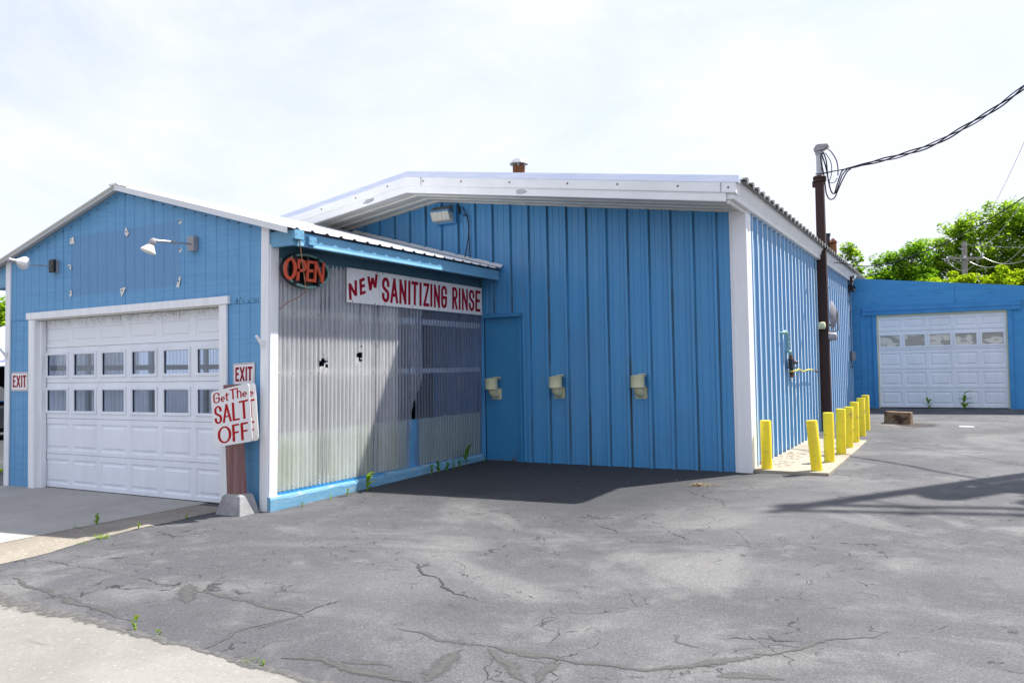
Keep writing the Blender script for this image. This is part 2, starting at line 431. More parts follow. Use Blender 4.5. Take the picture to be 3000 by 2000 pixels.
    c = mix_c(nt, ramp(nt, noise(nt, pos(nt, (1, 1.3, 1)), .36, 6, .62, 1.2), .50, .66, 0, .7), c, (.160, .159, .158))
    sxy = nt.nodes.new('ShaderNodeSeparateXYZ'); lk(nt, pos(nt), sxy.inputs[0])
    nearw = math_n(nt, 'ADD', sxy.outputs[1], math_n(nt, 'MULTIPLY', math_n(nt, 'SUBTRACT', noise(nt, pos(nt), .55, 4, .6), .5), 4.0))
    wall_shade = math_n(nt, 'MULTIPLY', ramp(nt, nearw, 6.6, 9.4), ramp(nt, sxy.outputs[0], -1.6, -3.6))
    c = mix_c(nt, math_n(nt, 'MULTIPLY', wall_shade, .9), c, (.036, .038, .043))  # darker asphalt by the hall, with the shade of that corner painted in
    sp = math_n(nt, 'ADD', .62, math_n(nt, 'MULTIPLY', fine, .76))
    sp = math_n(nt, 'MULTIPLY', sp, math_n(nt, 'ADD', .80, math_n(nt, 'MULTIPLY', cell.outputs[0], .40)))
    c = mix_c(nt, 1.0, c, sp, 'MULTIPLY')
    c = mix_c(nt, ramp(nt, cell.outputs[1], .985, .995, 0, .32), c, (.30, .29, .28))
    pit = noise(nt, pos(nt, (1, 1.4, 1)), 24, 4, .72)
    c = mix_c(nt, ramp(nt, pit, .63, .72, 0, .62), c, (.028, .028, .031))
    # hairline cracking, only in patches
    w = nt.nodes.new('ShaderNodeTexNoise'); w.inputs['Scale'].default_value = 2.2; w.inputs['Detail'].default_value = 5; lk(nt, pos(nt), w.inputs['Vector'])
    wa = nt.nodes.new('ShaderNodeVectorMath'); wa.operation = 'MULTIPLY_ADD'; lk(nt, w.outputs['Color'], wa.inputs[0]); wa.inputs[1].default_value = (.9, .9, 0); lk(nt, pos(nt), wa.inputs[2])
    vc = nd(nt, 'TexVoronoi', Scale=1.9, feature='DISTANCE_TO_EDGE'); lk(nt, wa.outputs[0], vc.inputs['Vector'])
    msk = ramp(nt, noise(nt, pos(nt), .8, 4, .65, 1.0), .45, .56)
    ck = math_n(nt, 'MULTIPLY', ramp(nt, vc.outputs['Distance'], .018, .005), msk)
    ck = math_n(nt, 'MULTIPLY', ck, ramp(nt, noise(nt, pos(nt), 5, 3), .40, .56))
    c = mix_c(nt, math_n(nt, 'MULTIPLY', ck, .9), c, (.022, .022, .024))
    hgt = math_n(nt, 'SUBTRACT', math_n(nt, 'ADD', math_n(nt, 'MULTIPLY', fine, .6), math_n(nt, 'MULTIPLY', cell.outputs[2], .4)), ck)
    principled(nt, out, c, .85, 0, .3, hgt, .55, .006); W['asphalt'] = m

    # ---- concrete
    for nm, c1, c2, pb in (('walk', (.19, .183, .169), (.238, .231, .216), .22), ('drive', (.325, .312, .29), (.385, .372, .348), .25), ('strip', (.205, .182, .15), (.262, .236, .198), .5), ('slab', (.335, .30, .24), (.26, .228, .18), .5)):
        m, nt, out = newmat('concrete_' + nm)
        a = noise(nt, pos(nt), 1.1, 6, .65, .4)
        f = noise(nt, pos(nt), 70, 2, .6)
        vo = nd(nt, 'TexVoronoi', Scale=55.0); lk(nt, pos(nt), vo.inputs['Vector'])
        cs = nt.nodes.new('ShaderNodeSeparateColor'); lk(nt, vo.outputs['Color'], cs.inputs[0])
        c = mix_c(nt, ramp(nt, a, .35, .7), c1, c2)
        c = mix_c(nt, 1.0, c, math_n(nt, 'ADD', .80, math_n(nt, 'MULTIPLY', f, .40)), 'MULTIPLY')
        c = mix_c(nt, ramp(nt, cs.outputs[0], .95, .97, 0, pb), c, (.16, .12, .09))
        c = mix_c(nt, ramp(nt, cs.outputs[1], .95, .97, 0, pb), c, (.46, .40, .34))
        st = noise(nt, pos(nt, (.6, 3, 1)), 1.7, 6, .72)
        c = mix_c(nt, ramp(nt, st, .60, .72, 0, .55), c, tuple(x * .52 for x in c1))
        principled(nt, out, c, .85, 0, .3, f, .35, .004); W['conc_' + nm] = m


mats()
# generated constants
CRACKS=[('c', 0.03, [[-7.678, 4.315], [-7.3, 4.339], [-6.865, 4.35], [-6.467, 4.312], [-6.316, 4.422]]), ('c', 0.04, [[-6.066, 4.369], [-5.758, 4.311], [-5.513, 4.291]]), ('s', 0.16, [[-5.519, 4.382], [-5.358, 4.236], [-5.105, 4.015]]), ('s', 0.09, [[-5.35, 4.275], [-5.022, 4.286], [-4.662, 4.252], [-4.324, 4.222], [-4.191, 4.209], [-4.041, 4.178]]), ('s', 0.06, [[-4.161, 3.411], [-4.176, 3.59], [-4.2, 3.83], [-4.134, 4.036]]), ('s', 0.06, [[-4.168, 3.84], [-4.127, 4.035], [-4.093, 4.173]]), ('c', 0.04, [[-4.093, 4.173], [-4.105, 4.395], [-4.073, 4.582]]), ('s', 0.07, [[-3.305, 4.261], [-3.126, 4.248], [-2.941, 4.202], [-2.753, 4.215], [-2.605, 4.236]]), ('s', 0.09, [[-2.605, 4.236], [-2.374, 4.201], [-2.074, 4.209]]), ('s', 0.1, [[-2.19, 4.22], [-1.989, 4.239], [-1.801, 4.274], [-1.603, 4.286], [-1.458, 4.397], [-1.322, 4.571], [-1.166, 4.69], [-1.012, 4.831]]), ('s', 0.15, [[-2.692, 4.121], [-2.67, 3.878], [-2.599, 3.621]]), ('s', 0.13, [[-2.574, 4.201], [-2.383, 4.06], [-2.248, 3.974], [-2.11, 3.844]]), ('s', 0.09, [[-2.073, 4.187], [-2.107, 4.022], [-2.098, 3.865]]), ('c', 0.045, [[-4.304, 5.785], [-3.96, 5.465], [-3.724, 5.314], [-3.502, 5.099], [-3.309, 5.076], [-3.048, 4.985]]), ('s', 0.1, [[-3.619, 3.535], [-3.409, 3.59], [-3.197, 3.58], [-2.938, 3.557], [-2.684, 3.58]]), ('s', 0.08, [[-3.26, 3.639], [-3.098, 3.694], [-2.922, 3.713]]), ('s', 0.05, [[-1.658, 4.915], [-1.6, 4.916], [-1.586, 4.795], [-1.427, 4.749]]), ('c', 0.035, [[-3.676, 7.874], [-3.5, 7.823], [-3.106, 7.547], [-3.006, 7.401]]), ('c', 0.04, [[-2.877, 7.565], [-2.605, 7.676], [-2.357, 7.432], [-2.048, 7.392]]), ('c', 0.04, [[-2.898, 7.266], [-2.727, 7.165], [-2.537, 7.244], [-2.357, 7.432]]), ('s', 0.1, [[-7.101, 3.862], [-6.684, 3.777], [-6.289, 3.739], [-5.934, 3.665], [-5.522, 3.635], [-5.284, 3.568], [-5.013, 3.61]]), ('s', 0.06, [[-1.137, 4.785], [-1.008, 4.877], [-0.8, 5.234], [-0.538, 5.359], [-0.454, 5.536]]), ('s', 0.12, [[-1.222, 4.369], [-1.107, 4.444], [-0.89, 4.491]]), ('c', 0.03, [[-2.278, 4.391], [-2.291, 4.563], [-2.302, 4.719]]), ('c', 0.03, [[-1.38, 4.956], [-1.194, 5.006], [-1.01, 5.131]]), ('c', 0.03, [[-3.143, 10.07], [-2.816, 9.64], [-2.537, 9.424], [-2.38, 9.055]]), ('c', 0.02, [[-5.219, 5.699], [-4.991, 5.533]]), ('c', 0.02, [[-4.968, 5.647], [-4.774, 5.477], [-4.521, 5.492], [-4.121, 5.483]]), ('c', 0.02, [[-5.134, 6.2], [-4.749, 5.959]]), ('c', 0.02, [[-0.763, 6.637], [-0.674, 6.474]]), ('c', 0.025, [[-1.13, 7.347], [-0.893, 7.352], [-0.325, 7.625]]), ('c', 0.03, [[-1.105, 5.158], [-1.061, 5.043], [-0.897, 5.089]])]
SERVICE=[[-1.974, 18.207, 5.782], [-1.496, 18.052, 5.804], [-0.974, 17.883, 5.831], [-0.353, 17.683, 5.931], [0.235, 17.492, 6.156], [0.684, 17.347, 6.365], [1.115, 17.207, 6.628]]
PHONE=[[-2.765, 20.354, 4.079], [-2.396, 20.12, 3.983], [-1.89, 19.798, 3.846], [-1.407, 19.491, 3.837], [-1.052, 19.265, 3.889], [-0.499, 18.914, 4.019], [0.064, 18.556, 4.21], [0.591, 18.222, 4.455], [1.09, 17.904, 4.728]]
LOOPS=[[[-2.59, 18.35, 6.328], [-2.574, 18.35, 6.071], [-2.522, 18.35, 5.784], [-2.495, 18.35, 5.501], [-2.477, 18.35, 5.321], [-2.41, 18.35, 5.191], [-2.315, 18.35, 5.213], [-2.253, 18.35, 5.344], [-2.141, 18.35, 5.581], [-2.044, 18.35, 5.743], [-1.973, 18.35, 5.788]], [[-2.51, 18.35, 6.227], [-2.456, 18.35, 6.028], [-2.44, 18.35, 5.772], [-2.422, 18.35, 5.567], [-2.392, 18.35, 5.412], [-2.348, 18.35, 5.305], [-2.277, 18.35, 5.321], [-2.214, 18.35, 5.49], [-2.138, 18.35, 5.681], [-2.043, 18.35, 5.78]], [[-2.46, 18.35, 6.308], [-2.356, 18.35, 6.216], [-2.256, 18.35, 6.025], [-2.222, 18.35, 5.843], [-2.227, 18.35, 5.668]], [[-2.474, 18.35, 6.209], [-2.385, 18.35, 6.043], [-2.354, 18.35, 5.887], [-2.372, 18.35, 5.687], [-2.411, 18.35, 5.566], [-2.317, 18.35, 5.541], [-2.244, 18.35, 5.632]], [[-2.546, 18.35, 6.194], [-2.482, 18.35, 5.956], [-2.445, 18.35, 5.748], [-2.426, 18.35, 5.618], [-2.381, 18.35, 5.372], [-2.313, 18.35, 5.301], [-2.248, 18.35, 5.494], [-2.16, 18.35, 5.734], [-2.112, 18.35, 5.778]], [[-2.678, 18.35, 5.767], [-2.535, 18.35, 5.76], [-2.299, 18.35, 5.778], [-2.112, 18.35, 5.778], [-1.973, 18.35, 5.796]]]
# ---------------------------------------------------------------- terrain
GP = [(-60, -.5), (0, -.12), (3.4, -.05), (6.9, 0), (9, .045), (11.8, .095), (16, .15), (20, .25), (24.2, .40), (40, .45), (400, .45)]


def gz(y):
    for (a, za), (b, zb) in zip(GP, GP[1:]):
        if y <= b: return za + (zb - za) * (y - a) / (b - a)
    return .45


def ground_poly(name, pts, mat, dz, ny=.5):
    """flat-ish sheet following the ground: clip polygon into strips of constant y"""
    ys = [p[1] for p in pts]; m = MB()
    bm = bmesh.new(); bm.faces.new([bm.verts.new((x, y, 0)) for x, y in pts])
    y = math.floor(min(ys)) + ny
    while y < max(ys):
        bmesh.ops.bisect_plane(bm, geom=bm.verts[:] + bm.edges[:] + bm.faces[:], plane_co=(0, y, 0), plane_no=(0, 1, 0), dist=1e-5)
        y += ny
    for v in bm.verts: v.co.z = gz(v.co.y) + dz
    bmesh.ops.triangulate(bm, faces=[f for f in bm.faces if len(f.verts) > 4])
    for f in bm.faces:
        f.normal_update()
        if f.normal.z < 0: f.normal_flip()
    me = bpy.data.meshes.new(name); bm.to_mesh(me); bm.free(); me.materials.append(mat)
    o = bpy.data.objects.new(name, me); COL.objects.link(o); BASE[o.name] = Vc((0, 0, 0))
    return o


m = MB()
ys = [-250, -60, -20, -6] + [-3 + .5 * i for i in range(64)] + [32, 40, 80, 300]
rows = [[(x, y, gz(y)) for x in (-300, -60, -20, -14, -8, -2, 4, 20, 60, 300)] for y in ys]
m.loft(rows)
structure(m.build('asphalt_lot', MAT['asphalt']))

rnd = random.Random(5)


def jag(a, b, n, amp):
    out = []
    dx, dy = b[0] - a[0], b[1] - a[1]; L = math.hypot(dx, dy)
    w = 0
    for i in range(n):
        t = i / n
        w = .72 * w + rnd.gauss(0, amp)
        out.append((a[0] + dx * t - dy / L * w, a[1] + dy * t + dx / L * w))
    return out


edge = jag((-7.62, 3.74), (-6.6, 3.51), 30, .012) + jag((-6.6, 3.51), (-5.1, 3.44), 60, .009) + jag((-5.1, 3.44), (-3.7, 3.36), 60, .006) + jag((-3.7, 3.36), (2.5, 3.10), 70, .014)
walk = edge + [(2.5, 3.1), (14, 3.0), (14, -3.2), (-30, -3.2), (-30, 3.72), (-13, 3.74)]
structure(ground_poly('sidewalk', walk, MAT['conc_walk'], .004))
rows = []
for i, (ex, ey) in enumerate(edge):
    w = .05 + .16 * max(0, min(1, (-4.6 - ex) / 1.5)) + .02 * math.sin(ex * 5)
    rows.append([(ex, ey + .03, gz(ey) + .0065), (ex, ey - w * .4, gz(ey) + .0065), (ex, ey - w, gz(ey) + .0065)])
m = MB(); m.loft(rows); o = structure(m.build('asphalt_crumbs', MAT['crumbs'], solid=False))
at = o.data.attributes.new('core', 'FLOAT', 'POINT'); at.data.foreach_set('value', [(1.0, .62, 0.0)[i % 3] for i in range(len(o.data.vertices))])
# driveway slab and pebbled strip beside it
e2 = jag((-7.66, 3.765), (-7.70, 4.39), 8, .008) + jag((-7.70, 4.39), (-7.87, 5.0), 10, .010) + jag((-7.87, 5.0), (-7.92, 5.7), 10, .008) + jag((-7.92, 5.7), (-7.88, 6.72), 14, .010)
strip = [(-8.655, 3.765)] + e2 + [(-7.88, 6.72), (-7.88, 6.90), (-8.50, 6.90), (-8.50, 6.80), (-8.58, 5.66), (-8.613, 4.565)]
structure(ground_poly('concrete_strip', strip, MAT['conc_strip'], .004))
structure(ground_poly('driveway', [(-12.9, 3.765), (-8.675, 3.765), (-8.633, 4.565), (-8.60, 5.66), (-8.52, 6.80), (-8.52, 7.3), (-12.9, 7.3)], MAT['conc_drive'], .004))
m = MB()
m.loft([[(-8.675, 3.77, gz(3.77) + .004), (-8.655, 3.77, gz(3.77) + .004)], [(-8.6, 5.66, gz(5.66) + .004), (-8.58, 5.66, gz(5.66) + .004)], [(-8.52, 6.8, gz(6.8) + .004), (-8.5, 6.8, gz(6.8) + .004)]])
structure(m.build('driveway_joint', MAT['crack']))
# slab along the side wall
m = MB()
top = [(-2.745, 11.83), (-1.675, 11.80), (-1.66, 15), (-1.665, 18.73), (-2.2, 18.8), (-2.745, 24.1)]
m.prism([(x, y, (.14 if y < 12 else .14 + (y - 12) * .006)) for x, y in top], (0, 0, -.25))
structure(m.build('bollard_slab', MAT['conc_slab'], bevel=.012))

# crack sealant bands and open cracks lying on the lot
for kind, nm, mt, dz in (('s', 'crack_sealant', 'sealant', .002), ('c', 'pavement_crack', 'crack', .0040)):
    m = MB(); i = 0
    for k, w, L in CRACKS:
        if k != kind: continue
        i += 1
        P = []
        for a, b in zip(L, L[1:]):
            n = max(2, int(math.hypot(b[0] - a[0], b[1] - a[1]) / (.05 if k == 's' else .035)))
            for q in range(n): P.append((a[0] + (b[0] - a[0]) * q / n, a[1] + (b[1] - a[1]) * q / n))
        P.append(tuple(L[-1])); rows = []; wob = 0; ww = 0
        n = len(P)
        for q, (x, y) in enumerate(P):
            a = P[max(q - 1, 0)]; b = P[min(q + 1, n - 1)]; dx, dy = b[0] - a[0], b[1] - a[1]; L2 = math.hypot(dx, dy) or 1
            wob = .8 * wob + rnd.gauss(0, .010 if k == 's' else .014); ww = .75 * ww + rnd.gauss(0, .18)
            end = min(1, 4 * min(q, n - 1 - q) / n + .12)
            hw = w * .5 * max(.25, 1 + ww) * end * (1 if k == 's' else .55)
            cx, cy = x - dy / L2 * wob, y + dx / L2 * wob
            z = gz(cy) + dz + .0004 * (i % 4)
            rows.append([(cx - dy / L2 * hw * q2, cy + dx / L2 * hw * q2, z) for q2 in (1.3, 0, -1.3)])
        m.loft(rows)
    ob = structure(m.build(nm, MAT[mt], solid=False))
    at = ob.data.attributes.new('core', 'FLOAT', 'POINT'); at.data.foreach_set('value', [1.0 if i % 3 == 1 else 0.0 for i in range(len(ob.data.vertices))])
# small stones lying about
m = MB()
for _ in range(55):
    x = rnd.uniform(-7, .5); y = rnd.uniform(3.6, 11.5); r = rnd.uniform(.003, .008); z = gz(y) + .002
    if x < -6.9 and y > 6.5: continue
    a = rnd.random() * 6
    m.loft([[(x + r * math.cos(a + t) * rnd.uniform(.7, 1.2), y + r * math.sin(a + t), z) for t in (0, 1.6, 3.1, 4.7)],
            [(x + .5 * r * math.cos(a + t), y + .5 * r * math.sin(a + t), z + r * .8) for t in (0, 1.6, 3.1, 4.7)]], True)
    m.face(m.v[-4:])
o = m.build('loose_gravel', MAT['rake_grey']); o['kind'] = 'stuff'
tag(o, 'tiny pale stone chips scattered over the asphalt lot', 'gravel')

# ---------------------------------------------------------------- the wooden bay
BX0, BX1, BY, MY = -12.888, -7.246, 6.929, 11.796
RX = -10.067


def lean(p):
    """the bay leans: its two side walls are a little out of plumb"""
    w = 0
    if p.x > -7.95: w = min(1, (p.x + 7.95) / .35)
    if p.x < -12.35: w = min(1, (-12.35 - p.x) / .3) * .75
    return Vc((p.x + .02 * (p.z - 3.43) * w, p.y, p.z))


def btop(x): return 4.238 - .2853 * abs(x - RX)


bay = thing('wooden_bay', 'low gabled wash bay of blue grooved boards with a white overhead door', 'building', (-10.06, 9, 0))
# front wall with grooves
m = MB()
HB = 2.52


def wall_piece(x0, x1, y, zb0, zb1, capf):
    m.prism([(x0, y, zb0), (x1, y, zb1), (x1, y, capf(x1)), (x0, y, capf(x0))], (0, .02, 0))


gx = [BX0]
x = -12.646
while x < BX1 - .05:
    gx.append(x); x += .2033
gx.append(BX1)
for a, b in zip(gx, gx[1:]):
    seam = [any(abs(e - q) < .07 for q in (-11.421, -10.036, -8.659)) for e in (a, b)]
    a2, b2 = a + (.0060 if seam[0] else .0026), b - (.0060 if seam[1] else .0026)
    cuts = [a2, b2]
    if a2 < RX < b2: cuts = [a2, RX, b2]
    for c, d in zip(cuts, cuts[1:]): wall_piece(c, d, BY, HB, HB, btop)
    for lo, hi in ((BX0, -12.13), (-8.0, BX1)):
        c, d = max(a2, lo), min(b2, hi)
        if d - c > .01:
            m.prism([(c, BY + .004, -.03), (d, BY + .004, -.03), (d, BY + .004, HB - .008), (c, BY + .004, HB - .008)], (0, .02, 0))
# backing sheet behind the grooves
m.prism([(BX0 + .01, BY + .012, 2.5), (BX1 - .01, BY + .012, 2.5), (BX1 - .01, BY + .012, btop(BX1) - .01), (RX, BY + .012, btop(RX) - .01), (BX0 + .01, BY + .012, btop(BX0) - .01)], (0, .06, 0))
m.box(BX0 + .01, -12.14, BY + .012, BY + .09, -.04, 2.5); m.box(-8.0, BX1 - .01, BY + .012, BY + .09, -.04, 2.5)
m.mat(1)
for q in gx[1:-1]:
    zz = btop(q) - rnd.uniform(.055, .085); m.obox((q + rnd.uniform(-.03, .03), BY - .002, zz), (.022, 0, rnd.uniform(-.008, .004)), (0, .003, 0), (0, 0, .0035))
for _ in range(30):
    x = rnd.uniform(-7.86, -7.42); z = HB + abs(rnd.gauss(0, .028)) - .006; L = rnd.uniform(.008, .05)
    m.prism([(x - .004, BY - .0012, z), (x + .005, BY - .0012, z), (x + rnd.uniform(-.004, .004), BY - .0012, z + L)], (0, .002, 0))
for _ in range(14):
    x = rnd.uniform(-12.75, -12.35); z = HB + abs(rnd.gauss(0, .02)) - .006; L = rnd.uniform(.008, .03)
    m.prism([(x - .004, BY - .0012, z), (x + .004, BY - .0012, z), (x, BY - .0012, z + L)], (0, .002, 0))
m.build('front_wall', [MAT['bay'], MAT['dark']], bay, xf=lean)
# corner boards
for x0, x1 in ((BX0 - .005, BX0 + .118), (BX1 - .112, BX1 + .012)):
    m = MB(); m.prism([(x0, BY - .024, -.02), (x1, BY - .024, -.02), (x1, BY - .024, btop(x1) - .005), (x0, BY - .024, btop(x0) - .005)], (0, .022, 0))
    m.build('corner_board', MAT['white_wood'], bay, xf=lean)
m = MB(); m.box(BX1 - .01, BX1 + .030, BY, BY + .125, .165, 3.20); m.build('corner_post', MAT['white_wood'], bay, xf=lean)
# door trim
m = MB(); m.box(-12.31, -7.93, BY - .045, BY - .002, 2.524, 2.622); m.build('door_header_trim', MAT['white_wood'], bay)
m = MB(); m.box(-12.27, -12.134, BY - .03, BY - .002, -.02, 2.520); m.box(-12.134, -12.118, BY - .026, BY + .16, -.02, 2.520); m.build('door_side_trim', MAT['white_wood'], bay)
m = MB(); m.box(-8.098, -7.975, BY - .03, BY - .002, -.02, 2.520); m.box(-8.112, -8.098, BY - .026, BY + .16, -.02, 2.520); m.build('door_side_trim', MAT['white_wood'], bay)
m = MB(); m.box(-12.118, -8.112, BY - .002, BY + .17, 2.500, 2.524); m.build('door_soffit_board', MAT['soffit'], bay)
for a, b in ((-12.118, -12.065), (-8.165, -8.112)):
    m = MB(); m.box(a, b, BY + .05, BY + .12, -.02, 2.499); m.build('door_stop', MAT['white_wood'], bay)


# overhead doors -----------------------------------------------------------
def relief(m, x0, x1, z0, z1, y, holes, panels):
    """one door section: flat front split around window holes; raised panels with a sunk frame"""
    rects = sorted(holes + panels)
    xs = x0
    for (a, b, c, d) in rects:
        m.face([(xs, y, z0), (a, y, z0), (a, y, z1), (xs, y, z1)])
        m.face([(a, y, z0), (b, y, z0), (b, y, c), (a, y, c)])
        m.face([(a, y, d), (b, y, d), (b, y, z1), (a, y, z1)])
        xs = b
    m.face([(xs, y, z0), (x1, y, z0), (x1, y, z1), (xs, y, z1)])
    for (a, b, c, d) in panels:
        ring = []
        for i, dy in ((0, 0), (.016, .013), (.040, .013), (.062, .001)):
            ring.append([(a + i, y + dy, c + i), (b - i, y + dy, c + i), (b - i, y + dy, d - i), (a + i, y + dy, d - i)])
        m.loft(ring, True); m.face(ring[-1])
    for (a, b, c, d) in holes:
        m.loft([[(a, y, c), (b, y, c), (b, y, d), (a, y, d)], [(a, y + .035, c), (b, y + .035, c), (b, y + .035, d), (a, y + .035, d)]], True)


def window(door, x0, x1, z0, z1, y, glass, fw=.042):
    f = MB()
    a, b, c, d = x0 - fw, x1 + fw, z0 - fw, z1 + fw
    rings = [[(a, y - .002, c), (b, y - .002, c), (b, y - .002, d), (a, y - .002, d)],
             [(a + .006, y - .016, c + .006), (b - .006, y - .016, c + .006), (b - .006, y - .016, d - .006), (a + .006, y - .016, d - .006)],
             [(x0 - .010, y - .016, z0 - .010), (x1 + .010, y - .016, z0 - .010), (x1 + .010, y - .016, z1 + .010), (x0 - .010, y - .016, z1 + .010)],
             [(x0, y - .004, z0), (x1, y - .004, z0), (x1, y - .004, z1), (x0, y - .004, z1)],
             [(x0, y + .02, z0), (x1, y + .02, z0), (x1, y + .02, z1), (x0, y + .02, z1)]]
    f.loft(rings, True); f.build('window_frame', MAT['door_white'], door)
    g = MB(); g.box(x0 - .004, x1 + .004, y + .012, y + .017, z0 - .004, z1 + .004); g.build('window_pane', glass, door)


DY = 7.06
K = .98755
x0, x1 = -12.118, -8.112
lev = [2.52, 1.656 + (2.0929 - 1.656) * K] + [1.656 + (2.0929 - .5326 * i - 1.656) * K for i in range(1, 4)] + [.012]
cols = [(-12.043 + .67 * i) for i in range(6)]
m = MB(); wins = []
for k in range(5):
    z1, z0 = lev[k], lev[k + 1] + .006
    m.mat(1 if k == 0 else 0)
    pn = []; ho = []
    for i, cx in enumerate(cols):
        a, b = cx, cx + .488
        if k in (1, 2):
            c = 1.656 + ((1.676 if k == 1 else 1.146) - 1.656) * K; d = c + .302
            ho.append((a, b, c, d)); wins.append((a, b, c, d))
        else:
            a -= .045; b += .045
            c, d = z0 + .055, z1 - .075
            if k == 0: d = 2.42
            if b > x1: b = x1 - .02
            pn.append((a, b, c, d))
    relief(m, x0, x1, z0, z1, DY, ho, pn)
    m.face([(x0, DY, z0), (x1, DY, z0), (x1, DY + .03, z0 - .003), (x0, DY + .03, z0 - .003)])
    m.face([(x0, DY, z1), (x1, DY, z1), (x1, DY + .03, z1 + .003), (x0, DY + .03, z1 + .003)])
gd = m.build('garage_door', [MAT['door_white'], MAT['door_mildew']], bay)
m = MB(); m.box(x0, x1, DY + .004, DY + .034, -.045, .012); m.build('bottom_seal', MAT['rubber'], gd)
for a, b, c, d in wins: window(gd, a, b, c, d, DY, MAT['glass'])

# roof of the bay
m = MB()


def bay_roof_z(x, dz): return 4.268 - .2822 * abs(x - RX) + dz


rib = []
y = 6.86
prof = [(6.80, -.07), (6.80, .006), (6.83, .006)]
while y < 11.60:
    prof += [(y + .06, 0), (y + .085, .022), (y + .115, .022), (y + .14, 0)]; y += .257
prof += [(11.79, 0)]
m.loft([[(x, py, bay_roof_z(x, dz)) for py, dz in prof] for x in (RX, -8.4, -6.822)])
m.loft([[(x, py, bay_roof_z(x, dz)) for py, dz in prof] for x in (RX, -11.8, -13.36)])
for s in (1, -1):
    xe = RX + s * 3.245
    m.loft([[(x, py, bay_roof_z(x, -.012)) for py in (6.81, 11.79)] for x in (RX, xe - s * .015)])
m.box(RX - .09, RX + .09, 6.79, 11.79, 4.262, 4.285)
m.build('roof', MAT['roof_white'], bay, xf=lean, solid=False)
m = MB(); m.prism([(-13.36, 6.795, bay_roof_z(-13.36, -.055)), (RX, 6.795, 4.268 - .055), (RX, 6.795, 4.262), (-13.36, 6.795, bay_roof_z(-13.36, -.012))], (0, .004, 0))
m.build('rake_edge', MAT['rake_grey'], bay)
# eave flashing along the joint with the hall wall
m = MB(); m.loft([[(RX, 11.70, 4.30), (RX, 11.77, 4.36)], [(-6.80, 11.70, bay_roof_z(-6.8, .03)), (-6.80, 11.77, bay_roof_z(-6.8, .085))]]); m.build('wall_flashing', MAT['white_metal'], bay)
# right eave fascia, soffit, drip edge; left eave box
m = MB(); m.box(-6.895, -6.868, 6.99, 11.755, 3.165, 3.330); m.box(-7.24, -6.90, 6.93, 6.985, 3.165, 3.345); m.box(-6.90, -6.868, 6.93, 6.985, 3.165, 3.33); m.prism([(-6.8675, 7.05, 3.205), (-6.858, 7.05, 3.178), (-6.858, 7.05, 3.166), (-6.8675, 7.05, 3.166)], (0, 4.70, 0))
m.build('eave_fascia', MAT['fascia_blue'], bay)
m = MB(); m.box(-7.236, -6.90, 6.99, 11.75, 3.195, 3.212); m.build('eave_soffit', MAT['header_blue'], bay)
m = MB(); m.box(-13.32, -12.91, 6.93, 11.75, 3.06, 3.085); m.box(-13.35, -13.322, 6.93, 11.75, 3.05, 3.30)
m.prism([(-13.32, 6.94, 3.09), (-12.9, 6.94, 3.09), (-12.9, 6.94, 3.42), (-13.32, 6.94, 3.30)], (0, .02, 0)); m.build('eave_box', MAT['fascia_blue'], bay)

# translucent side wall
SX = BX1 + .004


def corr(y0, y1, z0, z1, mat, phase=0, dx=0, holes=None, screws=(), x=SX, s=1):
    m = MB(); P = .077
    brk = (0, .036, .045, .068)
    Yc = [y0]
    k = math.floor((y0 + phase) / P)
    while k * P - phase < y1:
        Yc += [k * P - phase + q for q in brk if y0 + 1e-4 < k * P - phase + q < y1 - 1e-4]; k += 1
    Yc.append(y1); n = len(Yc) - 1
    def X(y):
        u = (y + phase) % P
        if u > P - 1e-6: u = 0
        if u <= .0361: t = 1
        elif u < .045: t = 1 - (u - .036) / .009 * 2
        elif u <= .0681: t = -1
        else: t = -1 + (u - .068) / .009 * 2
        return x + s * (dx + .015 * max(-1, min(1, t)))
    for i in range(n):
        a, b = Yc[i], Yc[i + 1]; segs = [(z0, z1)]
        for poly in holes or []:
            c = (a + b) / 2; zs = []
            for (p, q) in zip(poly, poly[1:] + poly[:1]):
                if (p[0] - c) * (q[0] - c) < 0: zs.append(p[1] + (q[1] - p[1]) * (c - p[0]) / (q[0] - p[0]))
            zs.sort()
            for lo, hi in zip(zs[::2], zs[1::2]):
                new = []
                for u, v in segs:
                    if lo > u and hi < v: new += [(u, lo), (hi, v)]
                    elif lo <= u and hi > u: new.append((min(hi, v), v))
                    elif hi >= v and lo < v: new.append((u, lo))
                    else: new.append((u, v))
                segs = new
        for u, v in segs:
            if v - u < .004: continue
            m.face([(X(a), a, u), (X(b), b, u), (X(b), b, v), (X(a), a, v)])
    m.mat(1)
    for yy, zz in screws: m.lathe((x + .012, yy, zz), (1, 0, 0), [(.012, 0), (.010, .008), (.004, .012)], 8)
    return m.build('plastic_panel', [mat, MAT['galv']], bay, xf=lean, solid=False, weld=True, smooth=30)


h1 = [(7.79, 1.725), (7.885, 1.735), (7.90, 1.775), (7.955, 1.79), (7.965, 1.835), (7.945, 1.84), (7.935, 1.80), (7.905, 1.815), (7.88, 1.865), (7.862, 1.93), (7.855, 1.86), (7.845, 1.82), (7.79, 1.80)]
h1b = [(7.90, 1.735), (7.95, 1.70), (7.958, 1.74), (7.93, 1.765)]
h2 = [(8.53, 1.87), (8.545, 1.915), (8.60, 1.93), (8.632, 1.91), (8.628, 1.85), (8.608, 1.835), (8.632, 1.81), (8.60, 1.77), (8.56, 1.80), (8.548, 1.84)]
h3 = [(8.615, 2.0), (8.63, 2.04), (8.638, 2.03), (8.63, 1.97)]
h4 = [(8.875, 2.0), (8.88, 2.08), (8.905, 2.075), (8.895, 2.0), (8.885, 1.97)]
h5 = [(8.945, 2.0), (8.975, 2.07), (8.99, 2.02), (8.975, 1.985)]
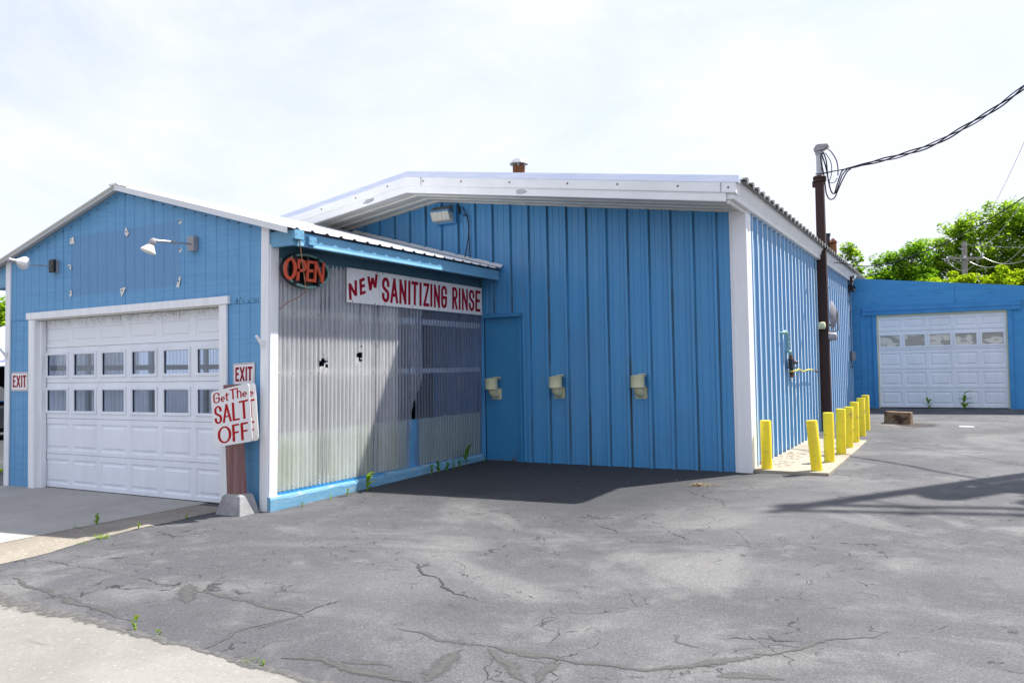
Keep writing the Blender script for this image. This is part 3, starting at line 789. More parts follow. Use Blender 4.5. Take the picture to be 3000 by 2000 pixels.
corr(7.055, 9.44, .215, 3.06, MAT['plastic_old'], holes=[h1, h1b, h2, h3, h4, h5], screws=[(y, z) for y in (7.07, 7.32, 7.63, 7.78, 8.06, 8.30, 8.62, 8.86, 9.12, 9.35) for z in ((2.40, 1.65, .26) if y < 9 else (2.40, 1.65))] + [(7.07, .90), (7.63, .905), (8.30, .915), (8.95, .92)])
tear = [(9.76, .93), (9.775, 1.07), (9.80, 1.15), (9.87, 1.22), (9.90, 1.32), (9.97, 1.38), (10.0, 1.46), (10.03, 1.52), (10.2, 1.52), (10.2, .2), (9.70, .2), (9.745, .5)]
corr(9.40, 10.06, .20, 3.06, MAT['plastic_torn'], dx=.006, phase=.02, holes=[tear])
corr(9.86, 11.79, .20, 3.06, MAT['plastic_clear'], dx=.003, holes=[[(9.86, .2), (9.86, .92), (9.925, .92), (9.90, .2)]], screws=[(10.64, .925), (11.3, .925), (10.2, 2.42), (11.0, 2.42)])
for z0, z1 in ((2.36, 2.45), (1.615, 1.688)):
    m = MB(); m.box(SX - .09, SX - .024, 7.06, 11.79, z0, z1)
    m.mat(1); y = 7.085
    while y < 9.6:
        m.prism([(SX - .0235, y - .004, z0 - .003), (SX - .0235, y + .020, z0 + .010), (SX - .0235, y + .020, z1 - .006), (SX - .0235, y - .004, z1 + .003)], (.006, 0, 0)); y += .077
    m.build('wall_girt', [MAT['girt'], MAT['girt_stain']], bay, xf=lean)
m = MB(); m.box(SX - .07, SX - .026, 7.06, 11.79, .10, .912); m.build('kick_board', MAT['panel_back'], bay, xf=lean)
m = MB(); m.box(SX - .0255, SX - .0235, 9.70, 10.02, .2, .915); m.build('bare_kick_board', MAT['kick_blue'], bay, xf=lean)
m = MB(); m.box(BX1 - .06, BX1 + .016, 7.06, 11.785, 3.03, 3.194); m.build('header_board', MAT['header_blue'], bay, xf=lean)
# sill: a weathered timber in three lengths
for a, b, z0, z1 in ((6.91, 8.47, -.02, .165), (8.475, 9.10, -.02, .175), (9.105, 11.78, 0, .195)):
    m = MB()
    n = 14; rows = []
    for i in range(n + 1):
        y = a + (b - a) * i / n; gg = gz(y) - .03; j = rnd.gauss(0, .004); t = z0 + (z1 - z0)
        rows.append([(BX1 + .012, y, gg), (BX1 + .066 + rnd.gauss(0, .002), y, gg), (BX1 + .068 + rnd.gauss(0, .002), y, t - .03 + j), (BX1 + .058, y, t + j), (BX1 + .012, y, t + .006)])
    m.loft(rows, True); m.face(rows[0]); m.face(rows[-1])
    m.build('sill_timber', MAT['sill_blue'], bay, xf=lean)
m = MB(); m.box(BX1 - .05, BX1 + .010, 7.06, 11.785, .0, .205); m.build('sill_backing', MAT['annex'], bay, xf=lean)
# far side wall with its own light strips, seen through the door panes
m = MB(); m.box(BX0, BX0 + .03, BY + .1, MY - .01, -.05, .85); m.box(BX0, BX0 + .03, BY + .1, MY - .01, 2.75, 3.40)
for y in (7.03, 8.2, 9.4, 10.6, 11.7): m.box(BX0 + .02, BX0 + .11, y - .03, y + .03, -.05, 3.4)
m.box(BX0 + .03, BX0 + .08, BY + .1, MY - .01, 1.75, 1.84)
m.build('left_wall', MAT['girt'], bay)
corr(BY + .1, MY - .02, .80, 2.80, MAT['plastic_bright'], x=BX0 + .005, s=-1)

# ---------------------------------------------------------------- the metal hall
HX0, HX1, XR = -13.5, -2.731, -8.118


def Zt(x): return 5.008 - .147 * abs(x - XR)


hall = thing('metal_hall', 'long gabled hall of blue ribbed metal with white rake trim and soffit', 'building', (-6, 14, 0))


def rib_profile(a, b, first, pitch=.351):
    """(u, depth) breakpoints of the ribbed siding between a and b"""
    out = []
    k = math.floor((a - first) / pitch) - 1
    c = first + k * pitch
    while c < b + pitch:
        out += [(c - .046, 0), (c - .022, .042), (c + .022, .042), (c + .046, 0)]
        for q in (.117, .234):
            out += [(c + q - .011, 0), (c + q - .005, .006), (c + q + .005, .006), (c + q + .011, 0)]
        c += pitch
    out = [(u, d) for u, d in out if a < u < b]
    return [(a, 0)] + out + [(b, 0)]


def hall_panel(u, d0): return u


m = MB()
pr = rib_profile(HX0, HX1 - .03, -6.675)
for split in (-12.3, -8.3, -7.21, -6.462):
    pr.append((split, 0))
pr.sort()
for (a, da), (b, db) in zip(pr, pr[1:]):
    if b - a < 1e-6: continue
    c = (a + b) / 2
    zb = .0
    if -7.21 < c < -6.462: zb = 2.575
    if -12.3 < c < -8.3: zb = 2.75
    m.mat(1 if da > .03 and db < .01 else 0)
    m.face([(a, MY - da, zb), (b, MY - db, zb), (b, MY - db, Zt(b) - .33), (a, MY - da, Zt(a) - .33)])
m.mat(0)
x = -6.675
while x < -2.95:
    for z in (.62, .68, 1.22, 1.95, 2.7, 2.76, 3.3):
        if -7.2 < x < -6.45 and z < 2.6: continue
        if rnd.random() < .8: m.lathe((x + .06, MY - .003, z + rnd.uniform(-.03, .03)), (0, -1, 0), [(.008, 0), (.006, .006)], 6)
    x += .351
m.build('front_wall', [MAT['hall'], MAT['rib_grime_shade']], hall)
m = MB()
pr = rib_profile(12.03, 24.2, 12.13)
for (a, da), (b, db) in zip(pr, pr[1:]):
    m.face([(HX1 + da, a, .05), (HX1 + db, b, .05), (HX1 + db, b, 3.92), (HX1 + da, a, 3.92)])
for y in [12.18 + .351 * i for i in range(18)]:
    for z in (.7, 1.9, 3.1): m.lathe((HX1 + .001, y + .06, z), (1, 0, 0), [(.008, 0), (.006, .006)], 6)
m.build('side_wall', MAT['hall_side'], hall)
m = MB(); m.box(HX0, HX0 + .03, MY + .02, 30, 0, 4.0); m.prism([(HX0, 29.97, 0), (HX1, 29.97, 0), (HX1, 29.97, 3.9), (XR, 29.97, 4.7), (HX0, 29.97, 3.9)], (0, .03, 0)); m.box(HX1 - .06, HX1 - .03, 24.3, 29.9, 0, 4.0)
m.build('rear_walls', MAT['hall'], hall)
# white corner
m = MB()
m.box(-2.945, -2.905, MY - .028, MY + .0, .03, 3.915); m.box(-2.905, HX1 + .036, MY - .044, MY - .002, .02, 3.905)
m.box(HX1 - .01, HX1 + .036, MY - .002, MY + .26, .12, 3.905)
m.build('corner_board', MAT['corner_metal'], hall, bevel=.006)
# eave and rake trims
sta = [-13.74, XR, -2.566]


def rake(name, prof, mat, x0=sta[0], x1=sta[2], n=1):
    m = MB(); m.loft([[(x, y, Zt(x) + dz) for y, dz in prof] for x in (x0, XR, x1)])
    return m


m = rake('', [(11.05, .028), (10.86, .022), (10.805, -.085), (10.812, -.088)], None)
m.face([(-2.566, y, Zt(-2.566) + dz) for y, dz in [(11.05, .028), (10.86, .022), (10.805, -.085), (11.05, -.085)]])
m.build('gable_cap', MAT['cap'], hall)
m = rake('', [(11.0, -.07), (10.812, -.080), (10.800, -.215), (10.803, -.228), (10.818, -.232)], None, -13.66, -2.60)
m.face([(-2.60, y, Zt(-2.60) + dz) for y, dz in [(11.0, -.07), (10.812, -.080), (10.800, -.215), (10.818, -.232), (11.0, -.232)]])
m.mat(1)
for x in [-13, -12.2, -11.5, -10.7, -10.0, -9.2, -8.5, -7.75, -7.0, -6.1, -5.1, -4.3, -3.4, -2.7]:
    m.lathe((x, 10.806, Zt(x) - .15 + rnd.uniform(-.012, .012)), (0, -1, 0), [(.016, 0), (.012, .008), (.004, .011)], 8)
m.mat(2)
for x in (-7.79, -2.80, -11.2):
    m.box(x - .003, x + .003, 10.797, 10.803, Zt(x) - .225, Zt(x) - .09)
m.build('rake_fascia', [MAT['white_metal'], MAT['rustscrew'], MAT['oldmetal']], hall)
m = rake('', [(10.84, -.225), (10.820, -.225), (10.816, -.340), (10.820, -.349), (10.86, -.349)], None, -13.6, -2.735)
m.build('rake_lower_trim', MAT['white_metal'], hall)
sp = [(10.845, -.345), (11.03, -.345), (11.055, -.318), (11.13, -.318), (11.155, -.345), (11.34, -.345), (11.365, -.318), (11.44, -.318), (11.465, -.345), (11.60, -.345), (11.625, -.318), (11.70, -.318), (11.72, -.346), (11.79, -.350)]
m = rake('', sp, None, -13.55, -2.745)
m.build('soffit', MAT['soffit'], hall)
for cx, w, h in ((-8.92, .13, .05), (-5.9, .11, .045)):
    m = MB(); pts = []
    for i in range(11):
        a = i / 11 * 2 * math.pi; r = rnd.uniform(.75, 1.1)
        xx = cx + w * r * math.cos(a); pts.append((xx, 10.8158, Zt(xx) - .285 + h * r * math.sin(a) * .9))
    m.prism(pts, (0, -.0025, 0))
    m.build('peeled_patch', MAT['galv'], hall)
# eave trim along the side
ep = [(-2.575, 4.155), (-2.570, 4.100), (-2.592, 4.092), (-2.640, 3.965), (-2.628, 3.955), (-2.640, 3.900), (-2.745, 3.900)]
m = MB(); m.loft([[(x, y, z) for x, z in ep] for y in (10.84, 11.7, 24.55)]); m.face([(x, 10.84, z) for x, z in ep] + [(-2.745, 10.84, 4.155)])
m.face([(x, 24.55, z) for x, z in ep] + [(-2.745, 24.55, 4.155)])
m.build('eave_trim', MAT['white_metal'], hall)
m = MB(); m.box(-2.742, -2.700, 10.86, 11.752, 3.853, 3.896); m.build('soffit_end_trim', MAT['white_metal'], hall)
# roof
prf = [(10.95, 0)]
y = 11.10
while y < 29.9:
    prf += [(y - .05, 0), (y - .018, .05), (y + .018, .05), (y + .05, 0)]; y += .351
prf += [(30.2, 0)]
m = MB()
for xe in (-2.50, -13.74):
    m.loft([[(x, py, Zt(x) - .02 + dz) for py, dz in prf] for x in (XR, xe)])
    m.loft([[(x, py, Zt(x) - .05) for py in (10.95, 30.2)] for x in (XR, xe * .999 - .01)])
y = 11.10
while y < 29.9:
    m.box(-2.535, -2.50, y - .05, y + .05, Zt(-2.5) - .055, Zt(-2.5) + .030); y += .351
m.build('roof', MAT['roof_grey'], hall, solid=False)
# steel door in the front wall
hd = MB(); hd.box(-7.20, -6.565, MY + .012, MY + .05, .085, 2.53)
hd.mat(1)
for i in range(34):
    x = rnd.uniform(-7.18, -6.58); z = .085 + abs(rnd.gauss(0, .018)); r = rnd.uniform(.006, .02)
    if i > 26: x = -6.66 + rnd.gauss(0, .02); z = .11 + rnd.random() * .10; r = .012
    hd.prism([(x + r * math.cos(t) * rnd.uniform(.6, 1.3), MY + .0118, z + r * math.sin(t) * rnd.uniform(.6, 1.3)) for t in (0, 1.2, 2.4, 3.6, 4.9)], (0, -.0012, 0))
hd.build('steel_door', [MAT['door_blue'], MAT['rustscrew']], hall)
dobj = bpy.data.objects['steel_door']
for z in (2.24, 1.285, .36):
    h = MB(); h.lathe((-6.566, MY + .004, z - .07), (0, 0, 1), [(.013, 0), (.013, .14)], 10); h.box(-6.59, -6.55, MY + .006, MY + .011, z - .065, z + .065); h.build('hinge', MAT['door_blue'], dobj)
m = MB(); m.box(-6.562, -6.515, MY - .004, MY + .06, .08, 2.545); m.box(-6.512, -6.465, MY - .034, MY + .02, .08, 2.562); m.build('door_jamb', MAT['door_blue'], hall)
m = MB(); m.box(-7.205, -6.43, MY - .085, MY - .038, 2.535, 2.572); m.box(-7.2, -6.465, MY - .036, MY + .03, 2.532, 2.60); m.build('door_drip_cap', MAT['door_blue'], hall)
# siding overlap joint by the mast
m = MB(); m.box(HX1 + .002, HX1 + .022, 17.98, 18.12, .15, 3.88); m.build('joint_strip', MAT['header_blue'], hall)
# dark base flashing on side wall
m = MB(); m.box(HX1 - .02, HX1 + .004, 11.95, 24.15, .10, .185); m.build('base_flashing', MAT['rust'], hall)


def flue(name, x, y, z0, z1, r, label, sq=False):
    o = thing(name, label, 'chimney', (x, y, z0))
    b = MB()
    if sq: b.box(x - r, x + r, y - r, y + r, z0, z1)
    else: b.lathe((x, y, z0), (0, 0, 1), [(r * 1.25, 0), (r * 1.05, .12), (r, .2), (r, z1 - z0)], 24)
    b.build('flue_body', MAT['rust'], o, smooth=40)
    c = MB()
    for k in range(4):
        a = k * math.pi / 2 + .4; c.obox((x + r * .8 * math.cos(a), y + r * .8 * math.sin(a), z1 + .05), (.02, 0, 0), (0, .02, 0), (0, 0, .07))
    c.lathe((x, y, z1 + .10), (0, 0, 1), [(r * 1.50, -.06), (r * 1.55, -.045), (r * .75, .05), (.02, .08)] if not sq else [(r * 1.75, -.05), (r * 1.8, -.03), (.02, .08)], 8 if not sq else 4); c.build('rain_cap', MAT['galv'] if not sq else MAT['rust'], o)
    return o


flue('roof_flue', -8.06, 14.7, 4.9, 5.92, .130, 'stubby rusty flue with a small grey faceted cap above the hall ridge')
flue('square_flue', -3.05, 23.6, 4.15, 4.93, .080, 'square rusty flue standing behind the top of the brown mast', True)
o = thing('vent_pipe', 'thin black vent pipe rising from the roof right behind the brown mast', 'pipe', (-3.185, 23.6, 4.2))
m = MB(); m.tube([(-3.185, 23.6, 4.2), (-3.185, 23.6, 5.20)], .055, 12); m.lathe((-3.185, 23.6, 5.20), (0, 0, 1), [(.055, -.04), (.075, 0), (.075, .05)], 12); m.build('pipe', MAT['black'], o)

# ---------------------------------------------------------------- the annex
AY = 24.211
annex = thing('annex_garage', 'flat fronted blue board garage with a white five window door behind the lot', 'building', (1, 26, .4))


def atop(x): return 4.012 - .1155 * (x + 2.65)


m = MB()
m.prism([(-2.70, AY - .03, 3.172), (-.163, AY - .03, 3.172), (-.163, AY - .03, atop(-.163)), (-2.70, AY - .03, atop(-2.70))], (0, .03, 0))
m.prism([(-.155, AY - .03, 3.172), (4.4, AY - .03, 3.172), (4.4, AY - .03, atop(4.4)), (-.155, AY - .03, atop(-.155))], (0, .03, 0))
m.build('fascia_board', MAT['annex'], annex)
m = MB()
x = -2.72
for w in (.22, .17, .155): 
    m.box(x, x + w - .006, AY - rnd.uniform(.0, .012), AY + .03, .36, 3.17); x += w
m.box(1.10, 4.4, AY - .005, AY + .03, .36, 3.17); m.box(-2.2, 1.2, AY + .0, AY + .03, 2.93, 3.17)
m.build('board_wall', MAT['annex'], annex)
m = MB(); m.box(-2.425, 1.315, AY - .075, AY - .032, 2.952, 3.165); m.box(-2.425, 1.315, AY - .095, AY - .076, 3.06, 3.165); m.build('door_header_trim', MAT['annex_trim'], annex)
m = MB(); m.box(-2.178, -2.074, AY - .05, AY - .012, .38, 2.95); m.build('door_side_trim', MAT['annex_trim'], annex)
m = MB(); m.box(1.008, 1.112, AY - .05, AY - .012, .38, 2.95); m.build('door_side_trim', MAT['annex_trim'], annex)
m = MB(); m.prism([(-2.072, AY - .02, .40), (-2.04, AY - .02, .40), (-2.04, AY - .02, 2.90), (.976, AY - .02, 2.90), (.976, AY - .02, .40), (1.006, AY - .02, .40), (1.006, AY - .02, 2.95), (-2.072, AY - .02, 2.95)], (0, .07, 0)); m.build('door_stop', MAT['cream'], annex)
ADY = AY + .02
lv = [2.898, 2.4895, 1.9707, 1.4519, .9331, .4143]
m = MB(); wins = []
for k in range(5):
    z1, z0 = lv[k], lv[k + 1] + .008
    pn = []; ho = []
    for i in range(5):
        a = -1.988 + .606 * i; b = a + .47
        if k == 1: ho.append((a, b, 2.082, 2.375)); wins.append((a, b, 2.082, 2.375))
        else: pn.append((a - .02, b + .02, z0 + .075, z1 - .085))
    relief(m, -2.04, .976, z0, z1, ADY, ho, pn)
    m.face([(-2.04, ADY, z0), (.976, ADY, z0), (.976, ADY + .03, z0 - .004), (-2.04, ADY + .03, z0 - .004)])
    m.face([(-2.04, ADY, z1), (.976, ADY, z1), (.976, ADY + .03, z1 + .004), (-2.04, ADY + .03, z1 + .004)])
ad = m.build('garage_door', MAT['door_white'], annex)
m = MB(); m.box(-2.04, .976, ADY + .004, ADY + .03, .385, .416); m.build('bottom_seal', MAT['rubber'], ad)
for a, b, c, d in wins: window(ad, a, b, c, d, ADY, MAT['annex_glass_reflections'], .05)
m = MB(); m.box(-2.7, 4.4, AY + .03, 34, 3.0, 3.05); m.box(4.37, 4.4, AY + .03, 34, .3, 3.0); m.box(-2.7, 4.37, 33.97, 34, .3, 3.0); m.build('roof_and_walls', MAT['roof_grey'], annex)
# ---------------------------------------------------------------- lettering: a small stroke font
def arc(cx, cy, rx, ry, a0, a1, n=14):
    return [(cx + rx * math.cos(R(a0 + (a1 - a0) * i / n)), cy + ry * math.sin(R(a0 + (a1 - a0) * i / n))) for i in range(n + 1)]


def glyph(ch, w):
    """centre-line strokes in a box w x 1"""
    q = .5 * w
    r = min(.22, w * .62)
    G = {
        'I': [[(0, 0), (0, 1)]],
        'E': [[(w, 1), (0, 1), (0, 0), (w, 0)], [(0, .52), (w * .84, .52)]],
        'F': [[(w, 1), (0, 1), (0, 0)], [(0, .52), (w * .84, .52)]],
        'X': [[(0, 0), (w, 1)], [(w, 0), (0, 1)]],
        'T': [[(0, 1), (w, 1)], [(q, 1), (q, 0)]],
        'L': [[(0, 1), (0, 0), (w, 0)]],
        'N': [[(0, 0), (0, 1)], [(w, 0), (w, 1)], [(0, 1), (w, 0)]],
        'A': [[(0, 0), (q, 1)], [(q, 1), (w, 0)], [(w * .2, .30), (w * .8, .30)]],
        'Z': [[(0, 1), (w, 1)], [(w, 1), (0, 0)], [(0, 0), (w, 0)]],
        'W': [[(0, 1), (w * .27, 0)], [(w * .27, 0), (q, .72)], [(q, .72), (w * .73, 0)], [(w * .73, 0), (w, 1)]],
        'O': [arc(q, .5, q, .5, 90, 450, 36)],
        'S': [[(w, .73)] + arc(q, 1 - r, q, r, 0, 180, 14) + [(0, .70), (w * .10, .60), (w * .9, .40), (w, .30)] + arc(q, r, q, r, 0, -180, 14) + [(0, .27)]],
        'G': [[(w, .72)] + arc(q, 1 - r, q, r, 0, 180, 14) + arc(q, r, q, r, 180, 360, 14) + [(w, .47), (w * .52, .47)]],
        'R': [[(0, 0), (0, 1), (q, 1)] + arc(q, .75, q, .25, 90, -90, 12)[1:] + [(0, .50)], [(w * .45, .50), (w, 0)]],
        'P': [[(0, 0), (0, 1), (q, 1)] + arc(q, .74, q, .26, 90, -90, 12)[1:] + [(0, .48)]],
        'e': [[(0, .34), (w, .34)] + arc(q, .32, q, .32, 4, 315, 22)],
        't': [[(q * .8, .86), (q * .8, .16)] + arc(q * 1.3, .14, q * .5, .14, 180, 290, 6), [(0, .63), (w * .95, .63)]],
        'h': [[(0, 0), (0, 1)], [(0, .42)] + arc(q, .42, q, .23, 180, 0, 10)[1:] + [(w, 0)]],
    }
    return G[ch]


def ribbon(m, pts, tv, th, fmap, d0, d1, taper=1.):
    """stroke as a flat raised band. tv / th: thickness of vertical / horizontal runs"""
    closed = math.hypot(pts[0][0] - pts[-1][0], pts[0][1] - pts[-1][1]) < 1e-6
    P = pts[:-1] if closed else pts
    n = len(P); Lf = []; Rt = []
    for i in range(n):
        def nrm(a, b):
            dx, dy = b[0] - a[0], b[1] - a[1]; L = math.hypot(dx, dy) or 1
            return (-dy / L, dx / L)
        segs = []
        if closed or i > 0: segs.append(nrm(P[i - 1], P[i]))
        if closed or i < n - 1: segs.append(nrm(P[i], P[(i + 1) % n]))
        nx = sum(s[0] for s in segs) / len(segs); ny = sum(s[1] for s in segs) / len(segs)
        l2 = nx * nx + ny * ny
        if l2 < .16: k = .4 / max(l2, .05) ** .5
        else: k = 1
        nx, ny = nx / max(l2, .16), ny / max(l2, .16)
        ox, oy = nx * tv / 2, ny * th / 2
        Lf.append((P[i][0] + ox, P[i][1] + oy)); Rt.append((P[i][0] - ox, P[i][1] - oy))
    rows = []
    for a, b in zip(Lf, Rt):
        rows.append([fmap(*a, d0), fmap(*a, d1), fmap(*b, d1), fmap(*b, d0)])
    if closed: rows.append(rows[0])
    m.loft(rows)
    if not closed: m.face(rows[0]); m.face(rows[-1])


def word(m, spec, fmap, d0, d1):
    """spec: list of (char, u0, u1, v0, v1, tv, th): letter fills that box"""
    i = 0
    for ch, u0, u1, v0, v1, tv, th in spec:
        w = (u1 - u0 - tv) / (v1 - v0 - th)
        if ch == 'I': u0 = (u0 + u1) / 2 - tv / 2; w = 0
        H = v1 - v0 - th
        for st in glyph(ch, max(w, .02) if ch != 'I' else .1):
            pts = [(u0 + tv / 2 + x * H, v0 + th / 2 + y * H) for x, y in st]
            if ch in 'ANEFLTIZ' and False: pass
            # run straight ends out to the box so bars are square
            e = d1 + .00012 * (i % 7); i += 1
            P2 = list(pts)
            closed = math.hypot(P2[0][0] - P2[-1][0], P2[0][1] - P2[-1][1]) < 1e-6
            if not closed:
                for k, j in ((0, 1), (-1, -2)):
                    dx, dy = P2[k][0] - P2[j][0], P2[k][1] - P2[j][1]; L = math.hypot(dx, dy) or 1
                    if abs(dx) > abs(dy) * 3: P2[k] = (P2[k][0] + dx / L * tv / 2, P2[k][1])
                    elif abs(dy) > abs(dx) * 1.2: P2[k] = (P2[k][0] + dx / L * th / 2, P2[k][1] + dy / L * th / 2)
            ribbon(m, P2, tv, th, fmap, d0, e)


# ---------------------------------------------------------------- signs
def rrect(a, b, c, d, r, n=5):
    out = []
    for cx, cy, a0 in ((b - r, c + r, -90), (b - r, d - r, 0), (a + r, d - r, 90), (a + r, c + r, 180)):
        out += arc(cx, cy, r, r, a0, a0 + 90, n)
    return out


def exit_sign(x0, x1, z0, z1, skew, label):
    o = thing('exit_sign', label, 'sign', ((x0 + x1) / 2, BY - .006, (z0 + z1) / 2), 'red and white EXIT signs either side of the bay door')
    f = lambda u, v, d: lean(Vc((u, BY - .0045 - d, v + skew * (u - (x0 + x1) / 2))))
    m = MB(); m.prism([f(u, v, 0) for u, v in rrect(x0, x1, z0, z1, .022)], (0, -.004, 0)); m.build('sign_board', MAT['sign_white'], o)
    W, H = x1 - x0, z1 - z0
    m = MB()
    pts = rrect(x0 + .012, x1 - .012, z0 + .012, z1 - .012, .018); pts.append(pts[0]); ribbon(m, pts, .006, .006, f, .004, .0046)
    xs = [x0 + W * k for k in (.11, .29, .315, .57, .605, .675, .70, .90)]; v0, v1 = z0 + H * .19, z1 - H * .17
    word(m, [('E', xs[0], xs[1], v0, v1, .030, .030), ('X', xs[2], xs[3], v0, v1, .034, .012), ('I', xs[4], xs[5], v0, v1, .030, .030), ('T', xs[6], xs[7], v0, v1, .030, .030)], f, .004, .0048)
    m.build('lettering', MAT['letter_red'], o)
    return o


exit_sign(-12.738, -12.318, 1.451, 1.737, .0, 'EXIT sign on the narrow blue strip left of the white overhead door')
exit_sign(-7.872, -7.470, 1.510, 1.784, .03, 'EXIT sign right of the overhead door, partly behind the salt sign')

# banner NEW | SANITIZING RINSE
BXx = BX1 + .050


def side(u, v, d): return lean(Vc((BXx + d, u, v)))


o = thing('new_sign', 'white square board reading NEW in slanting red letters above the plastic wall', 'sign', (BXx, 8.6, 2.82))
m = MB(); m.prism([side(8.263, 2.590, -.004), side(8.262, 3.060, -.004), side(8.941, 3.062, -.004), side(8.948, 2.592, -.004)], (.006, 0, 0)); nb = m
m = MB()
NEW = [[(8.337, 2.625), (8.321, 2.850)], [(8.325, 2.835), (8.446, 2.690)], [(8.448, 2.690), (8.443, 2.900)],
       [(8.630, 2.938), (8.541, 2.905), (8.556, 2.726), (8.652, 2.760)], [(8.545, 2.822), (8.635, 2.848)],
       [(8.708, 2.978), (8.752, 2.790)], [(8.752, 2.790), (8.796, 2.965)], [(8.796, 2.965), (8.858, 2.832)], [(8.858, 2.832), (8.888, 3.025)]]
for i, s in enumerate(NEW): ribbon(m, s, .052, .040, side, .0020, .0029 + .0002 * i)
m.build('lettering', MAT['letter_red'], o)
nb.mat(1)
for y, z in ((8.29, 3.045), (8.90, 3.047), (8.375, 2.606), (8.86, 2.606)): nb.lathe(side(y, z, .002), (1, 0, 0), [(.010, 0), (.007, .004)], 8)
nb.build('sign_board', [MAT['sign_white'], MAT['screw']], o)
o = thing('rinse_sign', 'long white banner board reading SANITIZING RINSE in tall red letters', 'sign', (BXx, 10.3, 2.82))
m = MB(); m.prism([side(8.952, 2.592, -.003), side(8.950, 3.063, -.003), side(11.722, 3.052, -.003), side(11.738, 2.586, -.003)], (.006, 0, 0)); nb = m
m = MB(); v0, v1 = 2.640, 3.000; tv, th = .057, .050
yl = [('S', 9.008, 9.178), ('A', 9.198, 9.385), ('N', 9.412, 9.585), ('I', 9.628, 9.684), ('T', 9.706, 9.880), ('I', 9.910, 9.968), ('Z', 10.012, 10.172), ('I', 10.200, 10.252), ('N', 10.292, 10.463), ('G', 10.492, 10.660),
      ('R', 10.808, 10.968), ('I', 11.002, 11.055), ('N', 11.098, 11.280), ('S', 11.312, 11.485), ('E', 11.515, 11.678)]
word(m, [(c, a, b, v0, v1, tv if c not in 'ANZ' else .054, th) for c, a, b in yl], side, .003, .0038)
m.build('lettering', MAT['letter_red'], o)
nb.mat(1)
for y in (9.03, 9.70, 10.40, 11.08, 11.66):
    for z in (3.043, 2.612): nb.lathe(side(y + (.03 if z < 2.7 else 0), z, .003), (1, 0, 0), [(.010, 0), (.007, .004)], 8)
nb.build('sign_board', [MAT['sign_white'], MAT['screw']], o)

# OPEN sign
o = thing('open_sign', 'oval OPEN sign with orange letters and a grey green ring under the bay eave', 'sign', (BX1 + .1, 7.46, 2.93))


def ell(cy, cz, ry, rz, x, n=48, tilt=0):
    out = []
    for i in range(n):
        a = 2 * math.pi * i / n; u, v = ry * math.cos(a), rz * math.sin(a)
        out.append((x, cy + u, cz + v + tilt * u))
    return out


m = MB()
xi, xo = BX1 + .025, BX1 + .098
m.loft([ell(7.457, 2.926, .395, .212, xo - .006), ell(7.457, 2.926, .405, .220, xo - .012), ell(7.457, 2.926, .405, .220, xi + .01), ell(7.457, 2.926, .375, .20, xi)], True)
m.loft([ell(7.457, 2.926, .395, .212, xo - .006), ell(7.457, 2.926, .372, .19, xo - .02), ell(7.457, 2.926, .372, .19, xi + .03)], True)
m.build('sign_housing', MAT['black'], o, smooth=40)
m = MB()
pts = [p for p in ell(7.457, 2.926, .386, .202, xo)]; pts.append(pts[0])
m.tube(pts, .0165, 10, cap=False); m.build('oval_ring', MAT['open_ring'], o, smooth=60)
m = MB()
for y in (7.15, 7.36, 7.55): m.box(xi + .03, xo + .04, y + .055, y + .085, 2.74, 3.10)
m.box(xi + .02, xi + .03, 7.20, 7.72, 2.77, 3.09); m.build('letter_mounts', MAT['black'], o)
XL = BX1 + .170
m = MB()
fo = lambda u, v, d: Vc((XL + d, u + .10 * (v - 2.92), v + .012 * (u - 7.35)))
word(m, [('O', 7.002, 7.204, 2.784, 3.058, .042, .034), ('P', 7.216, 7.372, 2.782, 3.052, .040, .036), ('E', 7.376, 7.505, 2.785, 3.050, .040, .034), ('N', 7.515, 7.690, 2.784, 3.050, .036, .030)], fo, -.018, .0)
m.build('lettering', MAT['open_red'], o)
m = MB(); m.tube([(xi + .04, 7.12, 2.98), (xi + .05, 7.16, 2.93), (xi + .045, 7.19, 2.87)], .006, 6); m.build('sign_cord', MAT['cable'], o)

# Get The SALT OFF stand
o = thing('salt_sign_stand', 'tilted double board sign reading Get The SALT OFF on a red post', 'sign', (-7.6, 6.72, 0))
m = MB(); m.loft([[(-7.80, 6.56, -.02), (-7.375, 6.56, -.02), (-7.375, 6.875, -.02), (-7.80, 6.875, -.02)], [(-7.735, 6.615, .205), (-7.435, 6.615, .215), (-7.435, 6.825, .215), (-7.735, 6.825, .205)], [(-7.70, 6.64, .232), (-7.47, 6.64, .236), (-7.47, 6.80, .236), (-7.70, 6.80, .232)]], True)
m.face(m.v[-4:]); m.build('concrete_foot', MAT['base_grey'], o, bevel=.015)
m = MB(); m.loft([[(-7.692, 6.652, .20), (-7.485, 6.652, .20), (-7.485, 6.775, .20), (-7.692, 6.775, .20)], [(-7.748, 6.652, 1.522), (-7.575, 6.652, 1.530), (-7.575, 6.775, 1.530), (-7.748, 6.775, 1.522)]], True)
m.face(m.v[0:4]); m.face(m.v[4:8]); m.build('post', MAT['post_red'], o, bevel=.006)


